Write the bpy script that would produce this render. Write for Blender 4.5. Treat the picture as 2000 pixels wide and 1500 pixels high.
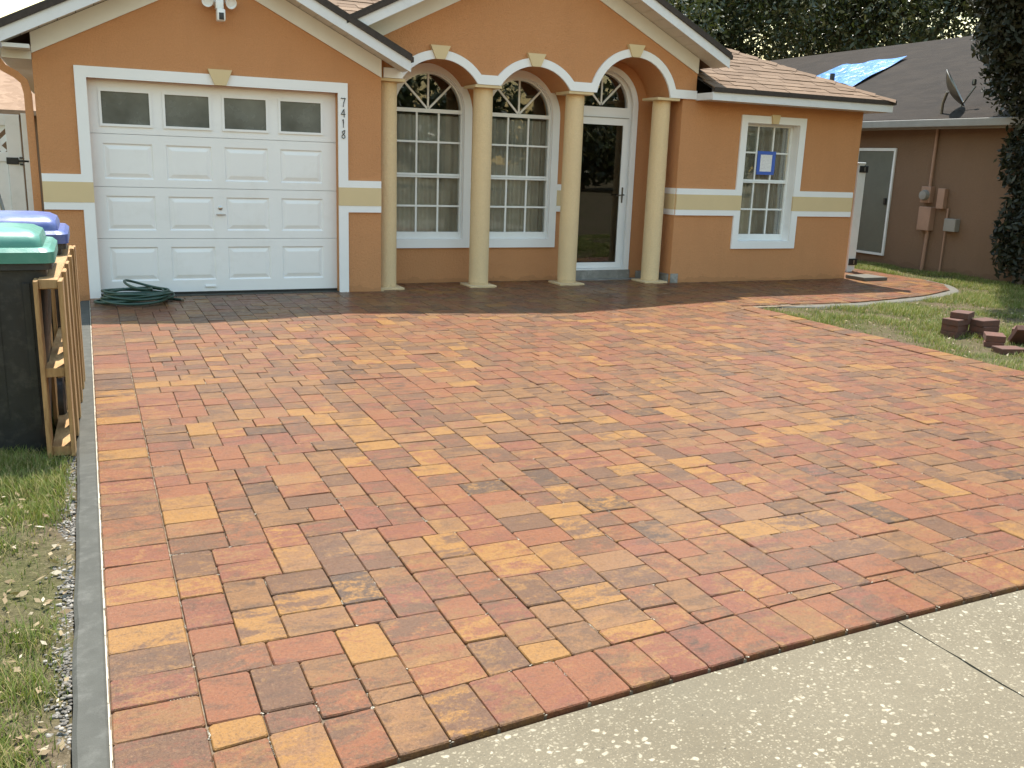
import bpy, bmesh, math, random
import numpy as np
from mathutils import Vector, Matrix
from mathutils.geometry import tessellate_polygon

for o in list(bpy.data.objects): bpy.data.objects.remove(o)
sc = bpy.context.scene
COL = sc.collection
random.seed(7); rng = np.random.default_rng(7)

# ------------------------------------------------------------------ camera
CAMP = Vector((-0.0747, -10.1823, 1.4923)); YAW, PITCH, ROLL, FPX = .4308, .2364, .0353, 1808.8
fw = Vector((math.sin(YAW), math.cos(YAW), 0)); rt = Vector((math.cos(YAW), -math.sin(YAW), 0)); up = Vector((0, 0, 1))
F2 = fw*math.cos(PITCH) - up*math.sin(PITCH); U2 = up*math.cos(PITCH) + fw*math.sin(PITCH)
R3 = rt*math.cos(ROLL) + U2*math.sin(ROLL); U3 = U2*math.cos(ROLL) - rt*math.sin(ROLL)
cd = bpy.data.cameras.new('camera'); cam = bpy.data.objects.new('camera', cd); COL.objects.link(cam)
cd.sensor_fit = 'HORIZONTAL'; cd.sensor_width = 36; cd.lens = FPX/2000*36; cd.clip_start = .05; cd.clip_end = 2000
m = Matrix.Identity(4)
for i in range(3): m[i][0] = R3[i]; m[i][1] = U3[i]; m[i][2] = -F2[i]; m[i][3] = CAMP[i]
cam.matrix_world = m; sc.camera = cam
def pix(x, y, z):
    v = Vector((x, y, z)) - CAMP; d = v.dot(F2)
    if d < .1: return None
    return 1000 + FPX*v.dot(R3)/d, 750 - FPX*v.dot(U3)/d, d

# ------------------------------------------------------------------ light
SUNV = Vector((.134, .40, 1)).normalized()          # towards the sun: behind the house, a little to the right
sun_el = math.asin(SUNV.z); sun_az = math.atan2(SUNV.x, SUNV.y)
w = bpy.data.worlds.new('World'); sc.world = w; w.use_nodes = True
nt = w.node_tree; bg = nt.nodes['Background']; sky = nt.nodes.new('ShaderNodeTexSky')
sky.sky_type = 'NISHITA'; sky.sun_disc = False; sky.sun_elevation = sun_el; sky.sun_rotation = sun_az
sky.dust_density = .6; sky.air_density = 2.6; sky.ozone_density = 1.0
nt.links.new(sky.outputs[0], bg.inputs[0]); bg.inputs[1].default_value = .15
sd = bpy.data.lights.new('sun', 'SUN'); sun = bpy.data.objects.new('sun', sd); COL.objects.link(sun)
sd.energy = 5.0; sd.angle = math.radians(.55); sd.color = (1, .95, .87)
sun.rotation_euler = SUNV.to_track_quat('Z', 'Y').to_euler(); sun.location = (3, 6, 30)
sc.view_settings.view_transform = 'Standard'; sc.view_settings.look = 'None'
sc.view_settings.exposure = 1.05; sc.view_settings.gamma = 1; sc.view_settings.use_curve_mapping = False
sc.render.engine = 'CYCLES'; sc.cycles.max_bounces = 8; sc.cycles.transparent_max_bounces = 12
sc.cycles.use_denoising = True

# ------------------------------------------------------------------ material helpers
class NT:
    def __init__(s, name):
        s.m = bpy.data.materials.new(name); s.m.use_nodes = True; s.t = s.m.node_tree; s.b = s.t.nodes['Principled BSDF']
    def n(s, typ, ins=None, **kw):
        x = s.t.nodes.new(typ)
        for k, v in kw.items(): setattr(x, k, v)
        for k, v in (ins or {}).items(): s.put(x.inputs[k], v)
        return x
    def put(s, sock, v):
        if hasattr(v, 'bl_idname') and hasattr(v, 'outputs'): v = v.outputs[0]
        if isinstance(v, bpy.types.NodeSocket): s.t.links.new(v, sock)
        else:
            if isinstance(v, (tuple, list)) and len(v) == 3 and sock.type == 'RGBA': v = (*v, 1)
            sock.default_value = v
    def set(s, **kw):
        for k, v in kw.items(): s.put(s.b.inputs[k.replace('_', ' ')], v)
        return s
    def pos(s): return s.n('ShaderNodeNewGeometry').outputs['Position']
    def noise(s, scale, detail=3, vec=None, rough=.55, out=0, dist=0):
        x = s.n('ShaderNodeTexNoise', {'Scale': scale, 'Detail': detail, 'Roughness': rough, 'Distortion': dist})
        s.put(x.inputs['Vector'], vec if vec is not None else s.pos()); return x.outputs[out]
    def math(s, op, a, b=0, c=0, clamp=False):
        x = s.n('ShaderNodeMath', operation=op, use_clamp=clamp); s.put(x.inputs[0], a); s.put(x.inputs[1], b); s.put(x.inputs[2], c); return x.outputs[0]
    def vmath(s, op, a, b):
        x = s.n('ShaderNodeVectorMath', operation=op); s.put(x.inputs[0], a); s.put(x.inputs[1], b); return x.outputs[0]
    def mix(s, f, a, b, blend='MIX'):
        x = s.n('ShaderNodeMix', data_type='RGBA', blend_type=blend); s.put(x.inputs[0], f); s.put(x.inputs[6], a); s.put(x.inputs[7], b); return x.outputs[2]
    def map(s, v, a, b, c=0., d=1.):
        x = s.n('ShaderNodeMapRange', {0: v, 1: a, 2: b, 3: c, 4: d}); return x.outputs[0]
    def bump(s, h, strength=.3, dist=.01):
        x = s.n('ShaderNodeBump', {'Strength': strength, 'Distance': dist, 'Height': h}); s.put(s.b.inputs['Normal'], x.outputs[0]); return s

def scale3(c, k): return tuple(min(1, v*k) for v in c)
def plain(name, col, rough=.6, var=.06, scale=6, bump=0, bscale=120, metal=0, spec=.5, dirt=None):
    t = NT(name)
    c = t.mix(t.map(t.noise(scale, 4), .3, .7), scale3(col, 1-var), scale3(col, 1+var))
    if dirt:
        c = t.mix(t.map(t.noise(dirt[1], 5, rough=.7), .52, .72, 0, dirt[2]), c, dirt[0])
    t.set(Base_Color=c, Roughness=t.map(t.noise(scale*3, 3), .3, .7, max(.03, rough-.08), min(1, rough+.08)), Metallic=metal, Specular_IOR_Level=spec)
    if bump: t.bump(t.noise(bscale, 3), bump, .004)
    return t.m

M = {}
def stucco(name, col, b=.55):
    t = NT(name); p = t.pos()
    c = t.mix(t.map(t.noise(1.3, 5), .3, .7), scale3(col, .955), scale3(col, 1.04))
    c = t.mix(t.map(t.noise(75, 3, rough=.7), .38, .62, 0, .8), c, scale3(col, .90)); c = t.mix(t.map(t.noise(1, 5, t.vmath('MULTIPLY', p, (3.5, 3.5, .55)), .65), .50, .75, 0, .5), c, scale3(col, .86))
    # darker foot of the wall with an uneven edge of its own
    z = t.n('ShaderNodeSeparateXYZ', {0: p}).outputs[2]
    st = t.math('LESS_THAN', z, t.map(t.noise(5, 5), .3, .7, .0, .09))
    c = t.mix(t.math('MULTIPLY', st, .35), c, scale3(col, .6))
    t.set(Base_Color=c, Roughness=.88, Specular_IOR_Level=.25)
    h = t.math('ADD', t.noise(150, 2), t.math('MULTIPLY', t.noise(38, 4, rough=.7), 1.2)); t.bump(h, b*1.6, .012)
    return t.m
M['orange'] = stucco('orange_stucco', (.62, .298, .135))
M['beige'] = stucco('cream_stucco', (.76, .57, .335), .35)
M['beige_smooth'] = plain('cream_paint', (.63, .49, .28), .7, .03, 3, .12, 150)
M['white'] = plain('white_paint', (.80, .80, .80), .55, .025, 3, .08, 90)
M['doorwhite'] = plain('white_steel_door', (.80, .80, .80), .38, .02, 2, dirt=((.62, .6, .56), 3, .25))
M['vinyl'] = plain('white_vinyl', (.78, .79, .78), .35, .03, 4, dirt=((.55, .56, .5), 5, .25))
M['fascia'] = plain('white_aluminium_fascia', (.66, .67, .69), .45, .04, 4, dirt=((.45, .44, .42), 6, .3))
M['soffit'] = plain('soffit_vinyl', (.60, .58, .54), .55, .04, 5)
M['frieze'] = plain('cream_white_board', (.70, .67, .60), .6, .04, 4, .05, 80)
M['black'] = plain('black_metal', (.02, .02, .02), .45, .2, 30)
M['steel'] = plain('brushed_steel', (.5, .5, .5), .35, .1, 60, metal=1)
M['pewter'] = plain('dark_pewter', (.16, .15, .13), .4, .1, 60, metal=1)
M['conc'] = plain('smooth_concrete', (.066, .064, .054), .85, .12, 9, .4, 220, spec=.2, dirt=((.12, .115, .10), 14, .55))
M['conc_pale'] = plain('pale_edge_concrete', (.115, .108, .09), .85, .12, 9, .4, 220, spec=.2, dirt=((.17, .16, .135), 14, .55))
M['conc_rough'] = plain('rough_concrete', (.22, .21, .19), .92, .16, 12, .8, 60, dirt=((.42, .4, .36), 8, .7))
M['mortar'] = plain('pale_mortar', (.40, .35, .27), .9, .12, 40, .6, 150)
M['numblack'] = plain('number_black', (.03, .03, .03), .4, .1, 10)
M['frosted'] = plain('obscure_glass', (.125, .13, .115), .24, .35, 2.6)
M['interior'] = plain('interior_painted_dark', (.035, .028, .024), .9, .3, 2)  # near-black: the shade of the unlit rooms is painted into this colour
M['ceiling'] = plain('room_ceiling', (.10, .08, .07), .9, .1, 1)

def glass(name, tint=(.95, .96, .95), ior=1.5, boost=1.25):
    t = NT(name); t.t.nodes.remove(t.b)
    fr = t.n('ShaderNodeFresnel', {'IOR': ior}); f = t.math('MULTIPLY', fr.outputs[0], boost, clamp=True)
    tr = t.n('ShaderNodeBsdfTransparent', {'Color': tint}); gl = t.n('ShaderNodeBsdfGlossy', {'Roughness': .01, 'Color': (.95, .97, 1)})
    wv = t.n('ShaderNodeBump', {'Strength': .035, 'Distance': .02, 'Height': t.noise(2.2, 1)}); t.t.links.new(wv.outputs[0], gl.inputs['Normal'])
    mx = t.n('ShaderNodeMixShader'); t.put(mx.inputs[0], f); t.put(mx.inputs[1], tr); t.put(mx.inputs[2], gl)
    t.t.links.new(mx.outputs[0], t.t.nodes['Material Output'].inputs[0]); return t.m
M['glass'] = glass('window_glass'); M['darkglass'] = glass('storm_door_glass', (.55, .52, .48), 1.5, 1.5)

def curtain_mat():
    t = NT('curtain_linen'); c = t.mix(t.map(t.noise(3, 4), .3, .7), (.36, .34, .30), (.50, .475, .42))
    c = t.mix(t.map(t.noise(300, 2), .3, .7, 0, .3), c, (.31, .29, .25)); t.set(Base_Color=c, Roughness=.95, Specular_IOR_Level=.1); return t.m
M['curtain'] = curtain_mat()

def paver_mat():
    t = NT('sealed_paver'); p = t.pos()
    at = t.n('ShaderNodeAttribute', attribute_name='tint').outputs['Color']
    sx = t.n('ShaderNodeSeparateColor', {0: at}); r1, r2, r3 = sx.outputs
    off = t.vmath('SCALE', at, (0, 0, 0)); 
    sv = t.n('ShaderNodeVectorMath', operation='SCALE'); t.put(sv.inputs[0], at); sv.inputs['Scale'].default_value = 60
    v = t.vmath('ADD', p, sv.outputs[0])
    vs = t.vmath('MULTIPLY', v, (7.5, 15, 5))
    def ramp(f, cols):
        x = t.n('ShaderNodeValToRGB'); cr = x.color_ramp; cr.interpolation = 'CONSTANT'
        while len(cr.elements) > 1: cr.elements.remove(cr.elements[-1])
        for i, (q, c) in enumerate(cols):
            e = cr.elements[0] if i == 0 else cr.elements.new(q)
            e.position = q; e.color = (*c, 1)
        t.put(x.inputs[0], f); return x.outputs[0]
    ROSE, TERRA, TAN, GOLD, BROWN, CHAR, SAND = (.158, .050, .030), (.180, .062, .028), (.172, .082, .032), (.25, .120, .030), (.102, .050, .029), (.052, .031, .023), (.185, .090, .039)
    c1 = ramp(r1, [(0, TERRA), (.30, ROSE), (.46, TAN), (.64, BROWN), (.86, SAND), (.945, GOLD), (.955, CHAR), (.985, TERRA)])
    c2 = ramp(r2, [(0, TAN), (.26, ROSE), (.42, BROWN), (.62, TERRA), (.80, GOLD), (.93, SAND)])
    fine = t.math('ADD', t.math('MULTIPLY', t.noise(70, 4, rough=.75), .6), t.math('MULTIPLY', t.noise(190, 3, rough=.8), .4))
    spk = t.math('SUBTRACT', fine, .5)
    n1 = t.math('ADD', t.noise(1.0, 6, vs, .66, dist=.6), t.math('MULTIPLY', spk, .75))
    thr = t.map(r3, 0, 1, .40, .60)
    f1 = t.map(t.math('SUBTRACT', n1, thr), -.06, .06)
    c = t.mix(f1, c1, c2)
    n2 = t.math('ADD', t.noise(1.0, 6, t.vmath('ADD', t.vmath('MULTIPLY', v, (7, 13, 5)), (31, 7, 3)), .68, dist=.6), t.math('MULTIPLY', spk, .8))
    f2 = t.map(n2, t.map(r2, 0, 1, .44, .58), t.map(r2, 0, 1, .60, .74), 0, .66)
    c = t.mix(f2, c, (.055, .032, .023))
    n3 = t.math('ADD', t.noise(1.0, 6, t.vmath('ADD', t.vmath('MULTIPLY', v, (9, 16, 5)), (3, 47, 9)), .68, dist=.5), t.math('MULTIPLY', spk, .9))
    c = t.mix(t.map(n3, t.map(r3, 0, 1, .64, .50), t.map(r3, 0, 1, .76, .62), 0, .6), c, (.26, .13, .038))
    c = t.mix(t.map(t.noise(230, 2, rough=.8), .35, .7, 0, .8), c, t.mix(.4, c, (.22, .125, .06)))
    c = t.mix(t.map(t.noise(105, 4, rough=.85), .50, .66, 0, .8), c, t.mix(.62, c, (.036, .019, .013)))
    c = t.mix(t.map(t.noise(85, 4, t.vmath('ADD', p, (5, 9, 2)), .85), .56, .70, 0, .7), c, t.mix(.6, c, (.33, .20, .10)))
    h = t.math('ADD', t.noise(240, 3, rough=.7), t.math('MULTIPLY', t.noise(38, 3), 1.3))
    t.set(Base_Color=c, Roughness=t.map(t.noise(16, 4), .3, .7, .30, .52), Specular_IOR_Level=.16, Coat_Weight=.14, Coat_Roughness=.13)
    t.bump(h, .9, .004); return t.m
M['paver'] = paver_mat()
def oldpaver():
    t = NT('plain_red_paver'); i = t.n('ShaderNodeObjectInfo').outputs['Random']
    c = t.mix(i, (.13, .045, .027), (.09, .04, .026)); c = t.mix(t.map(t.noise(22, 5), .35, .7), c, t.mix(.6, c, (.05, .035, .027)))
    t.set(Base_Color=c, Roughness=.9); t.bump(t.noise(200, 3), .5, .004); return t.m
M['oldpaver'] = oldpaver()
M['sand'] = plain('joint_sand', (.13, .09, .055), .95, .3, 60, .6, 400, dirt=((.40, .35, .27), 9, .7))

def sidewalk_mat():
    t = NT('shell_aggregate_concrete'); p = t.pos()
    c = t.mix(t.map(t.noise(2.2, 5), .3, .7), (.128, .104, .068), (.170, .141, .096))
    c = t.mix(t.map(t.noise(140, 3), .3, .7, 0, .5), c, (.095, .083, .06))
    c = t.mix(t.map(t.noise(1.1, 6, rough=.65), .52, .68, 0, .35), c, (.10, .088, .062))
    pv = t.vmath('ADD', p, t.vmath('MULTIPLY', t.noise(45, 2, out=1), (.022, .022, .0)))
    for sc_, thr, col, k0, k1 in ((38, .25, (.40, .35, .26), .45, .80), (62, .26, (.36, .31, .22), .40, .74), (105, .28, (.27, .23, .16), .30, .62), (170, .26, (.21, .175, .12), .25, .5), (130, .16, (.035, .032, .027), .55, .8), (75, .14, (.05, .043, .034), .72, .9)):
        vo = t.n('ShaderNodeTexVoronoi', {'Scale': sc_, 'Randomness': 1.0}); t.put(vo.inputs['Vector'], t.vmath('MULTIPLY', t.vmath('ADD', pv, (sc_*.13, 0, 0)), (1, 1.3, 1)))
        col_ = t.n('ShaderNodeSeparateColor', {0: vo.outputs['Color']})
        th = t.math('MULTIPLY', col_.outputs[0], thr*1.5)
        f = t.map(t.math('SUBTRACT', th, vo.outputs['Distance']), -.07, .07)
        keep = t.math('GREATER_THAN', col_.outputs[1], t.map(t.noise(1.6, 4), .3, .7, k0, k1))
        c = t.mix(t.math('MULTIPLY', t.math('MULTIPLY', f, keep), t.map(col_.outputs[2], 0, 1, .35, 1)), c, col)
    t.set(Base_Color=c, Roughness=.9, Specular_IOR_Level=.2); t.bump(t.math('ADD', t.noise(180, 3), t.noise(40, 2)), .6, .004); return t.m
M['sidewalk'] = sidewalk_mat()

def ground_mat():
    t = NT('lawn_soil'); n = t.noise(1.6, 6); f = t.noise(35, 5, rough=.7)
    soil = t.mix(t.map(f, .3, .7), (.05, .036, .022), (.14, .105, .068)); gr = t.mix(t.map(f, .3, .7), (.04, .04, .016), (.10, .09, .04))
    c = t.mix(t.map(n, .42, .62), soil, gr); c = t.mix(t.map(t.noise(130, 2), .62, .72, 0, .5), c, (.24, .20, .14))
    t.set(Base_Color=c, Roughness=1, Specular_IOR_Level=.1); t.bump(t.noise(60, 4), .8, .02); return t.m
M['ground'] = ground_mat()
def leafmat(name, a, b, c, trans=.25, rough=.45, n=.8):
    t = NT(name); at = t.n('ShaderNodeAttribute', attribute_name='tint').outputs['Color']
    sx = t.n('ShaderNodeSeparateColor', {0: at}); col = t.mix(sx.outputs[0], a, b); col = t.mix(t.map(sx.outputs[1], n, n+.04), col, c)
    t.set(Base_Color=col, Roughness=rough, Specular_IOR_Level=.45)
    tl = t.n('ShaderNodeBsdfTranslucent'); t.put(tl.inputs[0], t.mix(.5, col, (.16, .20, .03)))
    mx = t.n('ShaderNodeMixShader'); mx.inputs[0].default_value = trans
    t.t.links.new(t.b.outputs[0], mx.inputs[1]); t.t.links.new(tl.outputs[0], mx.inputs[2]); t.t.links.new(mx.outputs[0], t.t.nodes['Material Output'].inputs[0]); return t.m
M['oakleaf'] = leafmat('oak_leaves', (.018, .028, .010), (.05, .062, .022), (.13, .12, .05), .12, .35)
M['darkleaf'] = leafmat('evergreen_leaves', (.008, .011, .005), (.018, .022, .009), (.03, .032, .014), .04, .6)  # nearly black, for the evergreen added to darken the right edge
M['grass'] = leafmat('grass_blades', (.07, .105, .015), (.18, .215, .035), (.34, .27, .11), .3, .6, .72)
M['litter'] = leafmat('dry_leaves', (.18, .12, .06), (.28, .21, .12), (.42, .35, .25), .15, .8)
M['bark'] = plain('grey_bark', (.11, .085, .065), .95, .3, 9, 1, 25)
M['pebble'] = leafmat('grey_pebbles', (.09, .078, .064), (.20, .18, .15), (.32, .29, .25), 0, .9)
M['asphalt'] = plain('asphalt', (.06, .06, .062), .9, .15, 8, .6, 120)

def shingle_mat(name, a, b, dark, brick=False):
    t = NT(name)
    at = t.n('ShaderNodeAttribute', attribute_name='tint').outputs['Color']; s0 = t.n('ShaderNodeSeparateColor', {0: at}).outputs[0]
    if brick:
        vo = t.n('ShaderNodeTexVoronoi', {'Scale': 1}); t.put(vo.inputs['Vector'], t.vmath('MULTIPLY', t.pos(), (7, 3, 16))); s0 = t.n('ShaderNodeSeparateColor', {0: vo.outputs['Color']}).outputs[0]
    c = t.mix(s0, a, b); c = t.mix(t.map(t.noise(260, 3, rough=.8), .3, .7, 0, .6), c, dark); c = t.mix(t.map(t.noise(2, 4), .4, .75, 0, .35), c, dark)
    t.set(Base_Color=c, Roughness=.95, Specular_IOR_Level=.2); t.bump(t.noise(300, 3), .6, .004); return t.m
M['shingle'] = shingle_mat('tan_shingles', (.17, .112, .072), (.25, .17, .112), (.11, .072, .048))
M['shedge'] = plain('dark_shingle_edge', (.05, .039, .032), .95, .2, 30, .7, 150)
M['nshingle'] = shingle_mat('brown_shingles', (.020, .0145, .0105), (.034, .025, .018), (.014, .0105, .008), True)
M['lshingle'] = shingle_mat('light_tan_shingles', (.26, .165, .105), (.36, .24, .16), (.19, .12, .08), True)
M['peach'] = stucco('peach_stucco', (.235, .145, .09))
M['nfascia'] = plain('grey_gutter', (.26, .24, .21), .6, .1, 5)
M['ndoor'] = plain('grey_green_screen', (.125, .130, .105), .5, .08, 4)
M['npipe'] = plain('painted_conduit', (.34, .20, .135), .7, .1, 6)
def tarp():
    t = NT('blue_tarp'); c = t.mix(t.map(t.noise(3, 4), .3, .7), (.025, .12, .34), (.045, .18, .45)); t.set(Base_Color=c, Roughness=.32)
    t.bump(t.noise(4, 4, dist=1.2), .8, .06); return t.m
M['tarp'] = tarp()
def wood():
    t = NT('pallet_pine'); p = t.pos(); i = t.n('ShaderNodeObjectInfo').outputs['Random']
    g = t.noise(1, 5, t.vmath('ADD', t.vmath('MULTIPLY', p, (60, 9, 9)), t.n('ShaderNodeCombineXYZ', {0: t.math('MULTIPLY', i, 40)}).outputs[0]), .6, dist=.6)
    c = t.mix(t.map(g, .3, .7), (.25, .135, .05), (.42, .255, .105)); c = t.mix(t.map(i, 0, 1, 0, .35), c, (.28, .165, .07))
    c = t.mix(t.map(t.noise(9, 4), .58, .75, 0, .5), c, (.22, .13, .07)); t.set(Base_Color=c, Roughness=.8); t.bump(g, .3, .004); return t.m
M['wood'] = wood()
M['binblack'] = plain('black_bin_plastic', (.022, .023, .024), .42, .15, 9, .15, 250, dirt=((.12, .11, .095), 16, .3))
M['bingreen'] = plain('green_bin_lid', (.06, .20, .15), .36, .08, 5, .1, 200, dirt=((.2, .3, .26), 8, .3))
M['binblue'] = plain('blue_bin_lid', (.06, .085, .24), .36, .08, 5, .1, 200, dirt=((.22, .24, .32), 8, .3))
M['hose'] = plain('green_hose', (.018, .055, .040), .38, .1, 20)
M['tape'] = plain('blue_tape', (.05, .12, .48), .6, .05, 20)
def paper():
    t = NT('printed_paper'); p = t.pos(); s = t.n('ShaderNodeSeparateXYZ', {0: p})
    ln = t.math('GREATER_THAN', t.math('FRACT', t.math('MULTIPLY', s.outputs[2], 55)), .62)
    wd = t.math('GREATER_THAN', t.noise(1, 2, t.vmath('MULTIPLY', p, (70, 1, 55))), .47)
    t.set(Base_Color=t.mix(t.math('MULTIPLY', t.math('MULTIPLY', ln, wd), .35), (.78, .78, .80), (.2, .2, .25)), Roughness=.8); return t.m
M['paper'] = paper()

# ------------------------------------------------------------------ mesh helpers
class MB:
    def __init__(s): s.v = []; s.f = []; s.c = []
    def add(s, vs, fs):
        o = len(s.v); s.v += [tuple(v) for v in vs]; s.f += [tuple(i+o for i in f) for f in fs]; return s
    def box(s, x0, x1, y0, y1, z0, z1, bev=0):
        if bev:
            b = bev; bm = bmesh.new(); bmesh.ops.create_cube(bm, size=1)
            for v in bm.verts: v.co = Vector(((x0+x1)/2+v.co.x*(x1-x0), (y0+y1)/2+v.co.y*(y1-y0), (z0+z1)/2+v.co.z*(z1-z0)))
            bmesh.ops.bevel(bm, geom=bm.edges[:], offset=b, segments=2, affect='EDGES', profile=.5)
            bm.verts.index_update(); r = s.add([v.co for v in bm.verts], [[v.index for v in f.verts] for f in bm.faces]); bm.free(); return r
        return s.add([(x, y, z) for x in (x0, x1) for y in (y0, y1) for z in (z0, z1)], [(0, 1, 3, 2), (4, 6, 7, 5), (0, 4, 5, 1), (2, 3, 7, 6), (0, 2, 6, 4), (1, 5, 7, 3)])
    def ext(s, poly, d0, d1, holes=(), f=None):
        f = f or (lambda a, b, d: (a, d, b)); loops = [poly]+list(holes); flat = [p for l in loops for p in l]; n = len(flat)
        tris = tessellate_polygon([[Vector((p[0], p[1], 0)) for p in l] for l in loops])
        vs = [f(a, b, d0) for a, b in flat]+[f(a, b, d1) for a, b in flat]; fs = [tuple(t) for t in tris]+[tuple(i+n for i in t[::-1]) for t in tris]
        o = 0
        for l in loops:
            k = len(l); fs += [(o+i, o+(i+1) % k, o+(i+1) % k+n, o+i+n) for i in range(k)]; o += k
        return s.add(vs, fs)
    def tube(s, pts, r, seg=8, closed=False, cap=True):
        pts = [Vector(p) for p in pts]; n = len(pts); o = len(s.v); prev = None
        for i, p in enumerate(pts):
            a = pts[i-1] if i or closed else p; b = pts[(i+1) % n] if i < n-1 or closed else p
            d = (b-a).normalized()
            if prev is None: u = d.orthogonal().normalized()
            else: u = (prev-d*prev.dot(d)).normalized()
            prev = u; w_ = d.cross(u); rr = r[i] if isinstance(r, (list, tuple)) else r
            for k in range(seg):
                t = 2*math.pi*k/seg; s.v.append(tuple(p+(u*math.cos(t)+w_*math.sin(t))*rr))
        for i in range(n if closed else n-1):
            j = (i+1) % n
            for k in range(seg): s.f.append((o+i*seg+k, o+i*seg+(k+1) % seg, o+j*seg+(k+1) % seg, o+j*seg+k))
        if cap and not closed:
            s.f.append(tuple(o+k for k in range(seg))[::-1]); s.f.append(tuple(o+(n-1)*seg+k for k in range(seg)))
        return s
    def lathe(s, prof, seg=32, c=(0, 0, 0)):
        o = len(s.v)
        for r, z in prof:
            for k in range(seg): t = 2*math.pi*k/seg; s.v.append((c[0]+r*math.cos(t), c[1]+r*math.sin(t), c[2]+z))
        for i in range(len(prof)-1):
            for k in range(seg): s.f.append((o+i*seg+k, o+i*seg+(k+1) % seg, o+(i+1)*seg+(k+1) % seg, o+(i+1)*seg+k))
        s.f.append(tuple(o+k for k in range(seg))[::-1]); s.f.append(tuple(o+(len(prof)-1)*seg+k for k in range(seg))); return s
    def xf(s, fn): s.v = [tuple(fn(Vector(v))) for v in s.v]; return s
    def build(s, name, mat, parent=None, smooth=False, bev=0, recalc=True, tint=None):
        me = bpy.data.meshes.new(name); me.from_pydata(s.v, [], s.f)
        if recalc or bev:
            bm = bmesh.new(); bm.from_mesh(me)
            if recalc: bmesh.ops.recalc_face_normals(bm, faces=bm.faces[:])
            bm.to_mesh(me); bm.free()
        me.materials.append(M[mat] if isinstance(mat, str) else mat)
        if smooth:
            me.polygons.foreach_set('use_smooth', [True]*len(me.polygons)); me.set_sharp_from_angle(angle=math.radians(38))
        if tint is not None:
            a = me.attributes.new('tint', 'FLOAT_COLOR', 'FACE'); a.data.foreach_set('color', np.asarray(tint, np.float32).ravel())
        o = bpy.data.objects.new(name, me); COL.objects.link(o)
        if parent: o.parent = parent
        return o
def box(name, mat, p, *a, bev=0): return MB().box(*a, bev=bev).build(name, mat, p)
def tag(o, label=None, cat=None, group=None, kind=None):
    for k, v in (('label', label), ('category', cat), ('group', group), ('kind', kind)):
        if v: o[k] = v
    return o
def empty(name, loc, label, cat, group=None):
    o = bpy.data.objects.new(name, None); COL.objects.link(o); o.location = loc; o.empty_display_size = .2; return tag(o, label, cat, group)
def child_at(o, parent):           # keep world placement under a parent that stands at its own place
    o.parent = parent; o.matrix_parent_inverse = Matrix.Translation(-parent.location); return o
def fastmesh(name, V, Fq, mat, parent=None, tint=None, nside=4):
    me = bpy.data.meshes.new(name); V = np.asarray(V, np.float32); Fq = np.asarray(Fq, np.int32); n = len(Fq)
    me.vertices.add(len(V)); me.vertices.foreach_set('co', V.ravel()); me.loops.add(Fq.size); me.loops.foreach_set('vertex_index', Fq.ravel())
    me.polygons.add(n); me.polygons.foreach_set('loop_start', np.arange(n, dtype=np.int32)*nside)
    me.update(calc_edges=True); me.validate()
    if tint is not None:
        a = me.attributes.new('tint', 'FLOAT_COLOR', 'FACE'); a.data.foreach_set('color', np.asarray(tint, np.float32).ravel())
    me.materials.append(M[mat]); o = bpy.data.objects.new(name, me); COL.objects.link(o)
    if parent: o.parent = parent
    return o
def arc(cx, cz, r, a0, a1, n=24): return [(cx+r*math.cos(a0+(a1-a0)*i/n), cz+r*math.sin(a0+(a1-a0)*i/n)) for i in range(n+1)]
def clip_half(P, a, b, c):          # keep a*x+b*y <= c
    out = []
    for i in range(len(P)):
        p, q = P[i], P[(i+1) % len(P)]; dp = a*p[0]+b*p[1]-c; dq = a*q[0]+b*q[1]-c
        if dp <= 0: out.append(p)
        if dp*dq < 0: t = dp/(dp-dq); out.append((p[0]+(q[0]-p[0])*t, p[1]+(q[1]-p[1])*t))
    return out
def area(P): return abs(sum(P[i][0]*P[(i+1) % len(P)][1]-P[(i+1) % len(P)][0]*P[i][1] for i in range(len(P))))/2

# ------------------------------------------------------------------ ground, sidewalk, driveway
GZ = -.03
g = MB(); N = 30
g.add([(-300, -300, GZ-.03), (300, -300, GZ-.03), (300, 500, GZ-.03), (-300, 500, GZ-.03)], [(0, 1, 2, 3)])
tag(g.build('ground', 'ground', recalc=False), 'soil and thin lawn around the house', 'ground', kind='structure')
# gently uneven lawn around the drive (a separate raised sheet, left strip and right lawn)
def lawn_sheet(x0, x1, y0, y1, n=70):
    xs = np.linspace(x0, x1, n); ys = np.linspace(y0, y1, n); X, Y = np.meshgrid(xs, ys)
    Z = GZ+.007*np.sin(X*5.1+1)*np.cos(Y*4.3)+.006*np.sin(X*13+Y*9)
    V = np.stack([X, Y, Z], -1).reshape(-1, 3); i = np.arange(n-1); a = (i[:, None]*n+i[None]).ravel()
    return V, np.stack([a, a+1, a+n+1, a+n], 1)
V1, F1 = lawn_sheet(-3.2, -.205, -9.5, 1.0); V2, F2_ = lawn_sheet(6.72, 14, -9, 5)
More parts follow.
